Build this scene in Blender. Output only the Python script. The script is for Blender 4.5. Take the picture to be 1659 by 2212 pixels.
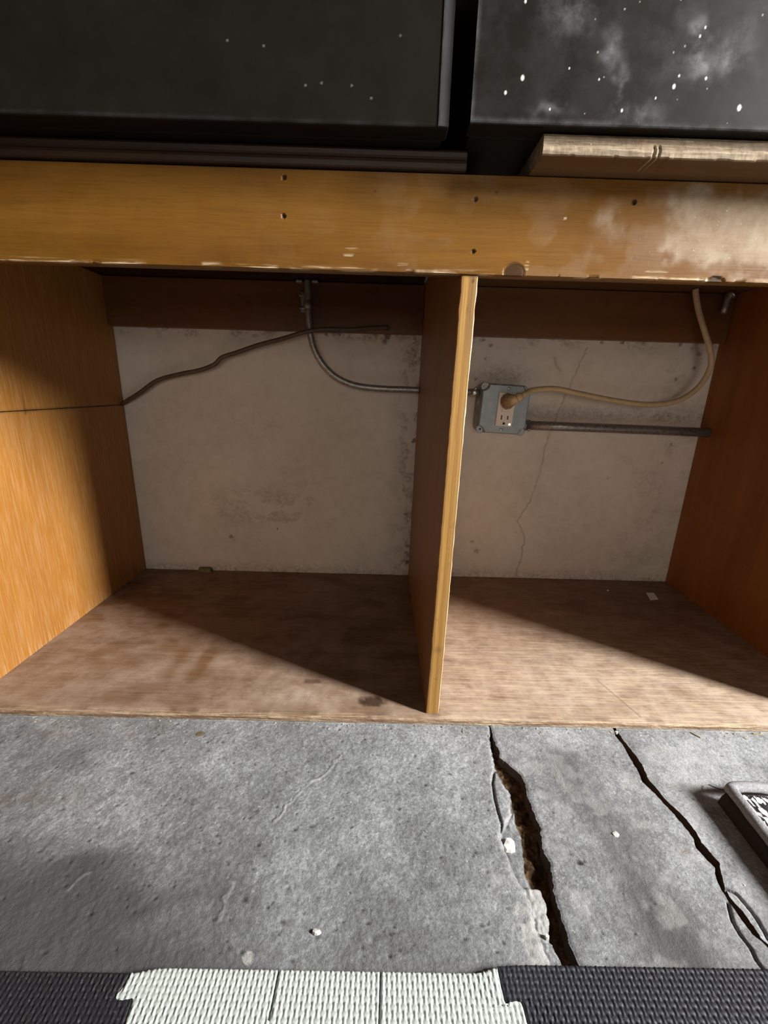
import bpy, bmesh, math, random
import numpy as np
from mathutils import Vector, Matrix

for o in list(bpy.data.objects):
    bpy.data.objects.remove(o)
S = bpy.context.scene
COL = S.collection

# ---------------------------------------------------------------- camera
cam_d = bpy.data.cameras.new('camera')
cam = bpy.data.objects.new('camera', cam_d)
COL.objects.link(cam)
cam_d.sensor_fit = 'HORIZONTAL'
cam_d.sensor_width = 36.0
cam_d.lens = 925.03 * 36.0 / 1659.0
cam_d.clip_start = 0.01
_pi, _ya, _ro = 0.2790, 0.0083, 0.0279
_fw = Vector((math.sin(_ya) * math.cos(_pi), math.cos(_ya) * math.cos(_pi), -math.sin(_pi)))
_r = Vector((math.cos(_ya), -math.sin(_ya), 0))
_u = _r.cross(_fw)
_R = _r * math.cos(_ro) + _u * math.sin(_ro)
_U = -_r * math.sin(_ro) + _u * math.cos(_ro)
cam.matrix_world = Matrix(((_R.x, _U.x, -_fw.x, -0.0771), (_R.y, _U.y, -_fw.y, -0.4726), (_R.z, _U.z, -_fw.z, 0.4204), (0, 0, 0, 1)))
S.camera = cam

# ---------------------------------------------------------------- world, light, exposure
W = bpy.data.worlds.new('garage_ambient')
S.world = W
W.use_nodes = True
_bg = W.node_tree.nodes['Background']
_bg.inputs['Color'].default_value = (1.0, 0.97, 0.93, 1)
_bg.inputs['Strength'].default_value = 0.03

def area_light(name, loc, target, sx, sy, power, color):
    d = bpy.data.lights.new(name, 'AREA')
    d.shape = 'RECTANGLE'
    d.size = sx
    d.size_y = sy
    d.energy = power
    d.color = color
    o = bpy.data.objects.new(name, d)
    COL.objects.link(o)
    o.location = loc
    q = (Vector(target) - Vector(loc)).to_track_quat('-Z', 'Y')
    o.rotation_euler = q.to_euler()
    return o

# daylight through the half open door on the right of the room
area_light('doorway_daylight', (2.05, -0.90, 1.46), (0, 0, 1.46), 0.30, 1.05, 215, (1.0, 0.975, 0.94))
# added unseen fill from the front, brightens the plaster inside the cabinet
area_light('front_fill', (-0.1, -3.4, 0.60), (0, 0, 0.4), 1.3, 0.8, 16, (1.0, 0.93, 0.84))

S.view_settings.view_transform = 'Standard'
S.view_settings.look = 'None'
S.view_settings.gamma = 1.0
S.view_settings.exposure = 0.0
S.view_settings.use_curve_mapping = False
S.cycles.diffuse_bounces = 6
S.cycles.max_bounces = 10

# ---------------------------------------------------------------- numbers
XL, D = -0.6245, 0.4597
XRF, XRB = 0.578, 0.603        # right side panel, front and back
ZF = -0.009                    # concrete
HR, HF, HT = 0.527, 0.5321, 0.6166
TH = 0.017
rng = random.Random(7)

# ---------------------------------------------------------------- noise
def _hash(i, j, seed):
    h = (i.astype(np.int64) * 374761393 + j.astype(np.int64) * 668265263 + seed * 974711) & 0xFFFFFFFF
    h = ((h ^ (h >> 13)) * 1274126177) & 0xFFFFFFFF
    h = h ^ (h >> 16)
    return (h & 0xFFFFFF) / float(0xFFFFFF)

def vnoise(x, y, seed=0):
    i = np.floor(x); j = np.floor(y)
    fx = x - i; fy = y - j
    fx = fx * fx * (3 - 2 * fx); fy = fy * fy * (3 - 2 * fy)
    a = _hash(i, j, seed); b = _hash(i + 1, j, seed); c = _hash(i, j + 1, seed); d = _hash(i + 1, j + 1, seed)
    return (a * (1 - fx) + b * fx) * (1 - fy) + (c * (1 - fx) + d * fx) * fy

def fbm(x, y, seed=0, octv=4, gain=0.5):
    v = 0; a = 1.0; t = 0
    for k in range(octv):
        v = v + a * vnoise(x * 2 ** k, y * 2 ** k, seed + 17 * k); t += a; a *= gain
    return v / t

def seg_dist(x, y, pts):
    best = np.full(np.shape(x), 9.0)
    for (ax, ay), (bx, by) in zip(pts[:-1], pts[1:]):
        dx, dy = bx - ax, by - ay
        l2 = dx * dx + dy * dy + 1e-12
        t = np.clip(((x - ax) * dx + (y - ay) * dy) / l2, 0, 1)
        best = np.minimum(best, np.hypot(x - ax - t * dx, y - ay - t * dy))
    return best

def spot(x, y, px, py, r, sx=1.0, sy=1.0):
    return np.exp(-(((x - px) / sx) ** 2 + ((y - py) / sy) ** 2) / (r * r))

def sstep(a, b, x):
    t = np.clip((x - a) / (b - a), 0, 1)
    return t * t * (3 - 2 * t)

# ---------------------------------------------------------------- node helpers
class NT:
    def __init__(self, name):
        self.m = bpy.data.materials.new(name)
        self.m.use_nodes = True
        self.t = self.m.node_tree
        self.b = self.t.nodes['Principled BSDF']
        self.tc = self.t.nodes.new('ShaderNodeTexCoord')
    def n(self, typ, **kw):
        nd = self.t.nodes.new(typ)
        for k, v in kw.items():
            setattr(nd, k, v)
        return nd
    def l(self, a, b):
        self.t.links.new(a, b)
    def mapping(self, scale=(1, 1, 1), rot=(0, 0, 0), loc=(0, 0, 0)):
        m = self.n('ShaderNodeMapping')
        m.inputs['Scale'].default_value = scale
        m.inputs['Rotation'].default_value = rot
        m.inputs['Location'].default_value = loc
        self.l(self.tc.outputs['Object'], m.inputs['Vector'])
        return m.outputs[0]
    def noise(self, vec, scale, detail=4, rough=0.55, dist=0.0):
        n = self.n('ShaderNodeTexNoise')
        n.inputs['Scale'].default_value = scale
        n.inputs['Detail'].default_value = detail
        n.inputs['Roughness'].default_value = rough
        n.inputs['Distortion'].default_value = dist
        self.l(vec, n.inputs['Vector'])
        return n.outputs['Fac']
    def ramp(self, fac, stops):
        r = self.n('ShaderNodeValToRGB')
        el = r.color_ramp.elements
        while len(el) < len(stops):
            el.new(0.5)
        for e, (p, c) in zip(el, stops):
            e.position = p
            e.color = (c, c, c, 1) if isinstance(c, (int, float)) else (c[0], c[1], c[2], 1)
        self.l(fac, r.inputs[0])
        return r.outputs[0]
    def mix(self, fac, a, b, blend='MIX'):
        m = self.n('ShaderNodeMix', data_type='RGBA', blend_type=blend)
        for sock, v in ((m.inputs[0], fac), (m.inputs[6], a), (m.inputs[7], b)):
            if isinstance(v, (int, float)):
                sock.default_value = v
            elif isinstance(v, tuple):
                sock.default_value = (v[0], v[1], v[2], 1)
            else:
                self.l(v, sock)
        return m.outputs[2]
    def math(self, op, a, b=0.0, clamp=False):
        m = self.n('ShaderNodeMath', operation=op)
        m.use_clamp = clamp
        for sock, v in ((m.inputs[0], a), (m.inputs[1], b)):
            if isinstance(v, (int, float)):
                sock.default_value = v
            else:
                self.l(v, sock)
        return m.outputs[0]
    def attr(self, name):
        a = self.n('ShaderNodeAttribute')
        a.attribute_name = name
        return a.outputs['Fac']
    def bump(self, h, strength=0.3, dist=0.001, prev=None):
        b = self.n('ShaderNodeBump')
        b.inputs['Strength'].default_value = strength
        b.inputs['Distance'].default_value = dist
        self.l(h, b.inputs['Height'])
        if prev is not None:
            self.l(prev, b.inputs['Normal'])
        return b.outputs[0]
    def done(self, color=None, rough=None, normal=None, metal=None, spec=None):
        for key, v in (('Base Color', color), ('Roughness', rough), ('Metallic', metal), ('Specular IOR Level', spec)):
            if v is None:
                continue
            s = self.b.inputs[key]
            if isinstance(v, (int, float)):
                s.default_value = v
            elif isinstance(v, tuple):
                s.default_value = (v[0], v[1], v[2], 1)
            else:
                self.l(v, s)
        if normal is not None:
            self.l(normal, self.b.inputs['Normal'])
        return self.m

def wood(name, axis, dark, mid, light, rough=0.5, dust=(0.60, 0.50, 0.41), pore=0.35, seed=0.0, grain=1.0, spec=0.35):
    t = NT(name)
    def sc(al, ac):
        v = [ac, ac, ac]; v['XYZ'.index(axis)] = al
        return tuple(v)
    loc = (seed, seed * 1.7, seed * 0.6)
    g = t.noise(t.mapping(sc(2.2, 26 * grain), loc=loc), 1.0, 5, 0.6, 1.2)
    big = t.noise(t.mapping(sc(4, 9), loc=loc), 1.0, 3, 0.5, 0.8)
    f = t.math('ADD', t.math('MULTIPLY', g, 0.55), t.math('MULTIPLY', big, 0.45))
    c = t.ramp(f, [(0.32, dark), (0.5, mid), (0.68, light)])
    p = t.noise(t.mapping(sc(25, 700), loc=loc), 1.0, 3, 0.6)
    c = t.mix(t.ramp(p, [(0.35, pore), (0.52, 0.0)]), c, dark)
    blot = t.noise(t.mapping((55, 55, 55), loc=loc), 1.0, 5, 0.65)
    c = t.mix(t.math('MULTIPLY', t.ramp(blot, [(0.42, 0.0), (0.7, 1.0)]), 0.22), c, light)
    # dust patches, wear to pale wood, dark marks come from the mesh attributes
    dn = t.noise(t.mapping((38, 38, 38), loc=loc), 1.0, 7, 0.68)
    df = t.math('MULTIPLY', t.attr('dust'), t.ramp(dn, [(0.30, 0.25), (0.62, 1.0)]), clamp=True)
    c = t.mix(df, c, dust)
    fl = t.noise(t.mapping((1, 1, 1), loc=(3, 9, 1)), 330, 3, 0.6)
    c = t.mix(t.math('MULTIPLY', t.attr('dust'), t.ramp(fl, [(0.66, 0.0), (0.73, 1.0)])), c, (0.78, 0.72, 0.64))
    sn = t.noise(t.mapping(sc(18, 420), loc=loc), 1.0, 4, 0.7)
    wf = t.math('MULTIPLY', t.attr('wear'), t.ramp(sn, [(0.46, 0.0), (0.62, 1.0)]), clamp=True)
    c = t.mix(wf, c, (0.74, 0.58, 0.38))
    c = t.mix(t.attr('dark'), c, (0.035, 0.016, 0.007))
    nb = t.bump(p, 0.25, 0.0006)
    nb = t.bump(dn, 0.15, 0.0008, nb)
    r = t.math('ADD', rough, t.math('MULTIPLY', df, 0.35), clamp=True)
    return t.done(c, r, nb, spec=spec)

def plain(name, color, rough=0.5, metal=0.0, var=0.25, scale=60, bump=0.1, dirt=None, spec=0.5):
    t = NT(name)
    n = t.noise(t.mapping((1, 1, 1)), scale, 5, 0.6)
    lo = tuple(c * (1 - var) for c in color)
    hi = tuple(min(1, c * (1 + var)) for c in color)
    c = t.ramp(n, [(0.3, lo), (0.7, hi)])
    if dirt:
        n2 = t.noise(t.mapping((1, 1, 1), loc=(3, 5, 7)), scale * 0.6, 6, 0.7)
        c = t.mix(t.ramp(n2, [(0.52, 0.0), (0.68, 0.85)]), c, dirt)
    c = t.mix(t.attr('dark'), c, (0.02, 0.015, 0.01))
    return t.done(c, rough, t.bump(n, bump, 0.0005), metal, spec)

# ---------------------------------------------------------------- materials
M = {}
OR_D, OR_M, OR_L = (0.105, 0.037, 0.004), (0.16, 0.066, 0.006), (0.21, 0.094, 0.012)
M['rail'] = wood('varnished_pine_rail', 'X', OR_D, OR_M, OR_L, 0.42, dust=(0.38, 0.30, 0.21), seed=1.3, spec=0.2)
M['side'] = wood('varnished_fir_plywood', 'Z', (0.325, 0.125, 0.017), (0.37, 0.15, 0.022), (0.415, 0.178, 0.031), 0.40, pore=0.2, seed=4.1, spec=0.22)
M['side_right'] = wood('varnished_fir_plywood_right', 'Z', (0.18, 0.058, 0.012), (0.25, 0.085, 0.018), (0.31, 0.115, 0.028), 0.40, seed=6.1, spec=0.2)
M['divider'] = wood('varnished_divider_plywood', 'Z', (0.17, 0.062, 0.013), (0.23, 0.090, 0.020), (0.29, 0.125, 0.032), 0.42, seed=8.4)
M['back_rail'] = wood('varnished_back_rail', 'X', (0.10, 0.034, 0.007), (0.14, 0.050, 0.010), (0.18, 0.070, 0.016), 0.45, seed=9.7)
M['bottom'] = wood('dusty_worn_plywood', 'X', (0.10, 0.046, 0.02), (0.16, 0.08, 0.037), (0.22, 0.12, 0.062), 0.55, dust=(0.56, 0.45, 0.36), seed=2.2, grain=1.2)
M['ledge'] = wood('pale_chipped_ledge', 'X', (0.09, 0.040, 0.012), (0.13, 0.062, 0.020), (0.18, 0.092, 0.034), 0.55, dust=(0.33, 0.275, 0.20), seed=5.5, grain=2.5)
M['ledge_dark'] = wood('dark_brown_ledge', 'X', (0.018, 0.008, 0.003), (0.032, 0.014, 0.005), (0.048, 0.023, 0.009), 0.5, seed=7.5)

def ply_edge():
    t = NT('plywood_ply_edge')
    sep = t.n('ShaderNodeSeparateXYZ')
    t.l(t.tc.outputs['Object'], sep.inputs[0])
    # ply layers across the panel's thickness; the panel leans a little
    x = t.math('SUBTRACT', sep.outputs[0], t.math('MULTIPLY', sep.outputs[2], 0.0105))
    f = t.math('ADD', t.math('MULTIPLY', x, 1 / TH), 0.5)
    wob = t.math('MULTIPLY', t.math('SUBTRACT', t.noise(t.mapping((30, 30, 22)), 1, 3), 0.5), 0.16)
    c = t.ramp(t.math('ADD', f, wob), [(0.0, (0.272, 0.130, 0.030)), (0.17, (0.292, 0.136, 0.030)), (0.21, (0.449, 0.260, 0.065)),
                      (0.45, (0.422, 0.229, 0.050)), (0.50, (0.313, 0.149, 0.030)), (0.70, (0.367, 0.192, 0.045)), (0.82, (0.428, 0.248, 0.065)), (0.92, (0.299, 0.149, 0.040)), (1.0, (0.75, 0.60, 0.40))])
    n = t.noise(t.mapping((500, 500, 14)), 1, 4, 0.6)
    c = t.mix(t.ramp(n, [(0.35, 0.5), (0.6, 0.0)]), c, (0.30, 0.14, 0.035))
    n2 = t.noise(t.mapping((60, 60, 40)), 1, 5, 0.7)
    c = t.mix(t.ramp(n2, [(0.62, 0.0), (0.72, 0.7)]), c, (0.17, 0.08, 0.02))
    c = t.mix(t.attr('dark'), c, (0.03, 0.018, 0.008))
    return t.done(c, 0.5, t.bump(n, 0.4, 0.0006))
M['ply_edge'] = ply_edge()

def concrete():
    t = NT('weathered_concrete')
    a = t.noise(t.mapping((1, 1, 1)), 9, 6, 0.62, 0.3)
    b = t.noise(t.mapping((1, 1, 1), loc=(4, 2, 0)), 90, 8, 0.78)
    c0 = t.noise(t.mapping((1, 1, 1), loc=(1, 7, 0)), 380, 5, 0.75)
    f = t.math('ADD', t.math('MULTIPLY', a, 0.34), t.math('ADD', t.math('MULTIPLY', b, 0.30), t.math('MULTIPLY', c0, 0.36)))
    c = t.ramp(f, [(0.38, (0.105, 0.108, 0.110)), (0.5, (0.262, 0.274, 0.285)), (0.62, (0.53, 0.555, 0.578))])
    sp = t.noise(t.mapping((1, 1, 1), loc=(9, 3, 0)), 260, 3, 0.6)
    c = t.mix(t.ramp(sp, [(0.66, 0.0), (0.72, 0.7)]), c, (0.62, 0.63, 0.62))
    c = t.mix(t.ramp(sp, [(0.28, 0.65), (0.34, 0.0)]), c, (0.05, 0.048, 0.045))
    c = t.mix(t.math('MULTIPLY', t.attr('stain_shade'), 0.75), c, (0.085, 0.086, 0.086))
    c = t.mix(t.attr('pale'), c, (0.50, 0.495, 0.48))
    c = t.mix(t.attr('rust'), c, (0.16, 0.11, 0.075))
    c = t.mix(t.attr('pit'), c, (0.045, 0.042, 0.038))
    c = t.mix(t.attr('edge'), c, (0.085, 0.055, 0.035))
    nb = t.bump(b, 0.28, 0.002)
    nb = t.bump(c0, 0.9, 0.0012, nb)
    return t.done(c, t.ramp(b, [(0.3, 0.85), (0.7, 0.6)]), nb, spec=0.4)
M['concrete'] = concrete()

def earth():
    t = NT('crack_dirt')
    n = t.noise(t.mapping((1, 1, 1)), 160, 6, 0.7)
    c = t.ramp(n, [(0.35, (0.05, 0.028, 0.015)), (0.55, (0.15, 0.09, 0.05)), (0.75, (0.38, 0.28, 0.19))])
    return t.done(c, 0.95, t.bump(n, 0.8, 0.002), spec=0.1)
M['earth'] = earth()

def plaster():
    t = NT('old_painted_plaster')
    a = t.noise(t.mapping((1, 1, 1)), 5, 5, 0.6)
    b = t.noise(t.mapping((1, 1, 1), loc=(3, 1, 8)), 60, 6, 0.65)
    f = t.math('ADD', t.math('MULTIPLY', a, 0.6), t.math('MULTIPLY', b, 0.4))
    c = t.ramp(f, [(0.35, (0.54, 0.465, 0.385)), (0.5, (0.64, 0.555, 0.465)), (0.65, (0.69, 0.61, 0.52))])
    bn = t.noise(t.mapping((1, 1, 1), loc=(6, 6, 6)), 130, 5, 0.7)
    mf = t.math('MULTIPLY', t.attr('mold'), t.ramp(bn, [(0.40, 0.1), (0.62, 1.0)]), clamp=True)
    c = t.mix(mf, c, (0.16, 0.125, 0.09))
    c = t.mix(t.attr('dark'), c, (0.13, 0.09, 0.06))
    nb = t.bump(b, 0.25, 0.0015)
    return t.done(c, 0.8, nb, spec=0.3)
M['plaster'] = plaster()

def blackpaint(name, base, rough):
    t = NT(name)
    n = t.noise(t.mapping((1, 1, 1)), 14, 6, 0.6)
    c = t.ramp(n, [(0.3, tuple(v * 0.8 for v in base)), (0.7, tuple(v * 1.25 for v in base))])
    h = t.noise(t.mapping((26, 26, 26), loc=(2, 2, 2)), 1, 7, 0.7)
    hf = t.math('MULTIPLY', t.attr('dust'), t.ramp(h, [(0.40, 0.1), (0.70, 1.0)]), clamp=True)
    c = t.mix(hf, c, (0.30, 0.30, 0.31))
    c = t.mix(t.attr('wear'), c, (0.62, 0.60, 0.56))
    return t.done(c, t.math('ADD', rough, t.math('MULTIPLY', hf, 0.3)), t.bump(n, 0.05, 0.001), spec=0.12)
M['black'] = blackpaint('black_painted_board', (0.0088, 0.0068, 0.0048), 0.5)
M['black_edge'] = blackpaint('black_painted_edge', (0.05, 0.05, 0.05), 0.3)
M['edge_white'] = plain('scuffed_edge', (0.35, 0.34, 0.33), 0.4, 0, 0.5, 120)
M['galv'] = plain('galvanised_cover', (0.29, 0.32, 0.325), 0.42, 0.35, 0.14, 90, 0.15, spec=0.5)
M['galv_box'] = plain('rusty_galvanised_box', (0.33, 0.33, 0.31), 0.5, 0.4, 0.3, 80, 0.3, dirt=(0.12, 0.07, 0.04))
M['conduit'] = plain('dirty_steel_conduit', (0.34, 0.31, 0.28), 0.42, 0.6, 0.25, 200, 0.3, dirt=(0.20, 0.15, 0.11))
M['conduit_big'] = plain('dull_steel_conduit', (0.26, 0.24, 0.22), 0.40, 0.6, 0.3, 260, 0.35, dirt=(0.13, 0.095, 0.07))
M['steel'] = plain('bright_zinc', (0.62, 0.60, 0.57), 0.3, 0.9, 0.15, 150)
M['ivory'] = plain('almond_plastic', (0.72, 0.62, 0.53), 0.4, 0, 0.05, 80, 0.03)
M['slot'] = plain('dark_slot', (0.02, 0.015, 0.012), 0.8, 0, 0.2)
M['cord'] = plain('tan_cord_plastic', (0.50, 0.36, 0.20), 0.5, 0, 0.12, 90, 0.1)
M['plug'] = plain('tan_plug_plastic', (0.27, 0.165, 0.075), 0.45, 0, 0.15, 120, 0.1)
M['cable'] = plain('brown_cable', (0.10, 0.060, 0.035), 0.55, 0, 0.3, 140, 0.2)
M['paper'] = plain('white_paper', (0.78, 0.75, 0.72), 0.8, 0, 0.05, 90, 0.05)
M['stone'] = plain('chalky_chip', (0.72, 0.71, 0.66), 0.85, 0, 0.15, 300, 0.4)
M['straw'] = plain('dry_splinter', (0.38, 0.30, 0.18), 0.8, 0, 0.3, 200)
M['crumb'] = plain('wood_crumb', (0.40, 0.34, 0.26), 0.9, 0, 0.4, 300)
M['leaf'] = plain('dead_leaf', (0.15, 0.12, 0.05), 0.8, 0, 0.3, 300)
M['thread'] = plain('dark_thread', (0.03, 0.03, 0.035), 0.8, 0, 0.2)
M['rug_border'] = plain('grey_rug_binding', (0.27, 0.27, 0.285), 0.95, 0, 0.35, 500, 0.8)
def led():
    t = NT('indicator_glow')
    t.b.inputs['Emission Color'].default_value = (0.95, 1.0, 0.8, 1)
    t.b.inputs['Emission Strength'].default_value = 1.2
    return t.done((0.9, 0.9, 0.8), 0.3)
M['led'] = led()

def foam(name, col, dusty):
    t = NT(name)
    n = t.noise(t.mapping((1, 1, 1)), 400, 3, 0.6)
    lo = tuple(c * 0.9 for c in col); hi = tuple(c * 1.1 for c in col)
    c = t.ramp(n, [(0.3, lo), (0.7, hi)])
    if dusty:
        d = t.noise(t.mapping((1, 1, 1), loc=(1, 2, 3)), 330, 5, 0.7)
        c = t.mix(t.math('MULTIPLY', t.ramp(d, [(0.60, 0.0), (0.76, 1.0)]), dusty), c, (0.30, 0.30, 0.32))
    c = t.mix(t.attr('dark'), c, (0.05, 0.05, 0.05))
    return t.done(c, 0.55, None, spec=0.45)
M['foam_white'] = foam('pale_foam', (0.49, 0.535, 0.51), 0)
M['foam_black'] = foam('black_foam', (0.016, 0.016, 0.02), 0.35)
M['foam_black2'] = foam('black_foam_dusty', (0.022, 0.023, 0.031), 0.6)

def rugpile():
    t = NT('black_and_white_rug_pile')
    v = t.n('ShaderNodeTexVoronoi')
    v.inputs['Scale'].default_value = 330
    t.l(t.mapping((1, 0.55, 1), rot=(0, 0, 0.6)), v.inputs['Vector'])
    sep = t.n('ShaderNodeSeparateColor')
    t.l(v.outputs['Color'], sep.inputs[0])
    c = t.ramp(sep.outputs[0], [(0.5, (0.025, 0.022, 0.025)), (0.56, (0.62, 0.60, 0.58))])
    return t.done(c, 0.95, t.bump(v.outputs['Distance'], 0.6, 0.002), spec=0.1)
M['rug_pile'] = rugpile()

# ---------------------------------------------------------------- object helpers
def tag(o, label=None, cat=None, group=None, kind=None):
    if label: o['label'] = label
    if cat: o['category'] = cat
    if group: o['group'] = group
    if kind: o['kind'] = kind
    return o

def empty(name, loc, rot=(0, 0, 0)):
    o = bpy.data.objects.new(name, None)
    o.empty_display_size = 0.05
    COL.objects.link(o)
    o.location = loc
    o.rotation_euler = rot
    return o

def link(name, me, mat, parent=None, world=True):
    o = bpy.data.objects.new(name, me)
    COL.objects.link(o)
    for m in (mat if isinstance(mat, (list, tuple)) else [mat]):
        me.materials.append(m)
    if parent is not None:
        o.parent = parent
        if world:     # the mesh is written in scene coordinates
            mw = Matrix.LocRotScale(parent.location, parent.rotation_euler, None)
            o.matrix_parent_inverse = mw.inverted()
    return o

def grid_obj(name, P, mat, parent=None, attrs=None, smooth=True, flip=False, extra_faces=None, world=True, close_u=False):
    """P is (nv, nu, 3): rows of points. One quad grid."""
    nv, nu = P.shape[:2]
    idx = np.arange(nv * nu).reshape(nv, nu)
    if close_u:
        idx = np.concatenate([idx, idx[:, :1]], axis=1)
    a = idx[:-1, :-1].ravel(); b = idx[:-1, 1:].ravel(); c = idx[1:, 1:].ravel(); d = idx[1:, :-1].ravel()
    q = np.stack([a, d, c, b] if flip else [a, b, c, d], axis=1)
    me = bpy.data.meshes.new(name)
    extra = extra_faces or []
    nl = q.size + sum(len(f) for f in extra)
    me.vertices.add(nv * nu)
    me.vertices.foreach_set('co', np.ascontiguousarray(P, dtype=np.float32).ravel())
    me.loops.add(nl)
    lv = np.concatenate([q.ravel()] + [np.array(f) for f in extra]) if extra else q.ravel()
    me.loops.foreach_set('vertex_index', lv.astype(np.int32))
    starts = list(np.arange(0, q.size, 4))
    pos = q.size
    for f in extra:
        starts.append(pos); pos += len(f)
    me.polygons.add(len(starts))
    me.polygons.foreach_set('loop_start', np.array(starts, dtype=np.int32))
    sm = np.full(len(starts), smooth, dtype=bool)
    if extra: sm[-len(extra):] = False
    me.polygons.foreach_set('use_smooth', sm)
    for k, v in (attrs or {}).items():
        at = me.attributes.new(k, 'FLOAT', 'POINT')
        at.data.foreach_set('value', np.ascontiguousarray(np.broadcast_to(v, (nv, nu)), dtype=np.float32).ravel())
    me.update(calc_edges=True)
    me.validate()
    return link(name, me, mat, parent, world)

def sweep(name, prof, us, mat, parent=None, axis='X', fn=None, attrs=None, smooth=False):
    """closed profile (list of 2D points, one per column) swept along an axis; fn(P) may shift points; attrs(P) gives attributes"""
    prof = np.array(prof, float); us = np.array(us, float)
    P = np.zeros((len(us), len(prof), 3))
    if axis == 'X':
        P[..., 0] = us[:, None]; P[..., 1] = prof[None, :, 0]; P[..., 2] = prof[None, :, 1]
    elif axis == 'Z':
        P[..., 2] = us[:, None]; P[..., 0] = prof[None, :, 0]; P[..., 1] = prof[None, :, 1]
    else:
        P[..., 1] = us[:, None]; P[..., 0] = prof[None, :, 0]; P[..., 2] = prof[None, :, 1]
    if fn is not None: P = fn(P)
    A = attrs(P) if attrs else None
    n = len(prof); m = len(us)
    caps = [list(range(n))[::-1], [(m - 1) * n + k for k in range(n)]]
    o = grid_obj(name, P, mat, parent, A, smooth=smooth, extra_faces=caps, close_u=True)
    bm = bmesh.new(); bm.from_mesh(o.data)
    bmesh.ops.recalc_face_normals(bm, faces=bm.faces[:])
    bm.to_mesh(o.data); bm.free()
    return o

def bm_obj(name, bm, mat, parent=None, world=True, smooth=False):
    bmesh.ops.recalc_face_normals(bm, faces=bm.faces[:])
    me = bpy.data.meshes.new(name)
    bm.to_mesh(me); bm.free()
    for p in me.polygons: p.use_smooth = smooth
    return link(name, me, mat, parent, world)

def bm_box(x0, x1, y0, y1, z0, z1, bev=0.0, seg=2):
    bm = bmesh.new()
    bmesh.ops.create_cube(bm, size=1)
    for v in bm.verts:
        v.co = Vector(((x0 + x1) / 2 + v.co.x * (x1 - x0), (y0 + y1) / 2 + v.co.y * (y1 - y0), (z0 + z1) / 2 + v.co.z * (z1 - z0)))
    if bev:
        bmesh.ops.bevel(bm, geom=bm.edges[:], offset=bev, segments=seg, profile=0.5, affect='EDGES')
    return bm

def catmull(pts, per=8):
    pts = [Vector(p) for p in pts]
    p = [pts[0] * 2 - pts[1]] + pts + [pts[-1] * 2 - pts[-2]]
    out = []
    for i in range(1, len(p) - 2):
        for k in range(per):
            t = k / per
            a, b, c, d = p[i - 1], p[i], p[i + 1], p[i + 2]
            out.append(0.5 * ((2 * b) + (c - a) * t + (2 * a - 5 * b + 4 * c - d) * t * t + (3 * b - a - 3 * c + d) * t ** 3))
    out.append(pts[-1])
    return out

def tube(name, pts, r, mat, parent=None, seg=14, world=True, smooth=True):
    """r: number or list per point"""
    n = len(pts)
    pts = [Vector(p) for p in pts]
    P = np.zeros((n, seg, 3))
    up = Vector((0, 0, 1))
    t0 = (pts[1] - pts[0]).normalized()
    if abs(t0.dot(up)) > 0.9: up = Vector((0, 1, 0))
    s = t0.cross(up).normalized()
    for i in range(n):
        t = (pts[min(i + 1, n - 1)] - pts[max(i - 1, 0)]).normalized()
        s = (s - t * s.dot(t)).normalized()
        b = t.cross(s)
        rr = r[i] if isinstance(r, (list, tuple)) else r
        for k in range(seg):
            a = 2 * math.pi * k / seg
            P[i, k] = pts[i] + (s * math.cos(a) + b * math.sin(a)) * rr
    caps = [list(range(seg))[::-1], [(n - 1) * seg + k for k in range(seg)]]
    o = grid_obj(name, P, mat, parent, smooth=smooth, extra_faces=caps, world=world, close_u=True)
    bm = bmesh.new(); bm.from_mesh(o.data)
    bmesh.ops.recalc_face_normals(bm, faces=bm.faces[:])
    bm.to_mesh(o.data); bm.free()
    return o

def prism(name, outline, sections, mat, parent=None, world=False, smooth=False):
    """outline: CCW list of (x, z); sections: list of (inset, y) from back to front (front = smaller y)"""
    n = len(outline)
    nrm = []
    for i in range(n):
        a = Vector(outline[i - 1]); b = Vector(outline[i]); c = Vector(outline[(i + 1) % n])
        e1 = (b - a).normalized(); e2 = (c - b).normalized()
        m = (Vector((-e1.y, e1.x)) + Vector((-e2.y, e2.x)))
        nrm.append(m.normalized() if m.length > 1e-6 else Vector((-e1.y, e1.x)))
    P = np.zeros((len(sections), n, 3))
    for j, (ins, y) in enumerate(sections):
        for i in range(n):
            q = Vector(outline[i]) + nrm[i] * ins
            P[j, i] = (q.x, y, q.y)
    k = len(sections)
    caps = [list(range(n))[::-1], [(k - 1) * n + i for i in range(n)]]
    o = grid_obj(name, P, mat, parent, smooth=smooth, extra_faces=caps, world=world, close_u=True)
    bm = bmesh.new(); bm.from_mesh(o.data)
    bmesh.ops.recalc_face_normals(bm, faces=bm.faces[:])
    bm.to_mesh(o.data); bm.free()
    return o

def disc_outline(r, n=20, cx=0.0, cz=0.0):
    return [(cx + r * math.cos(2 * math.pi * k / n), cz + r * math.sin(2 * math.pi * k / n)) for k in range(n)]

def interp(pts, y):
    a = np.array(sorted(pts, key=lambda p: p[1]))
    return np.interp(y, a[:, 1], a[:, 0])

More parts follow.
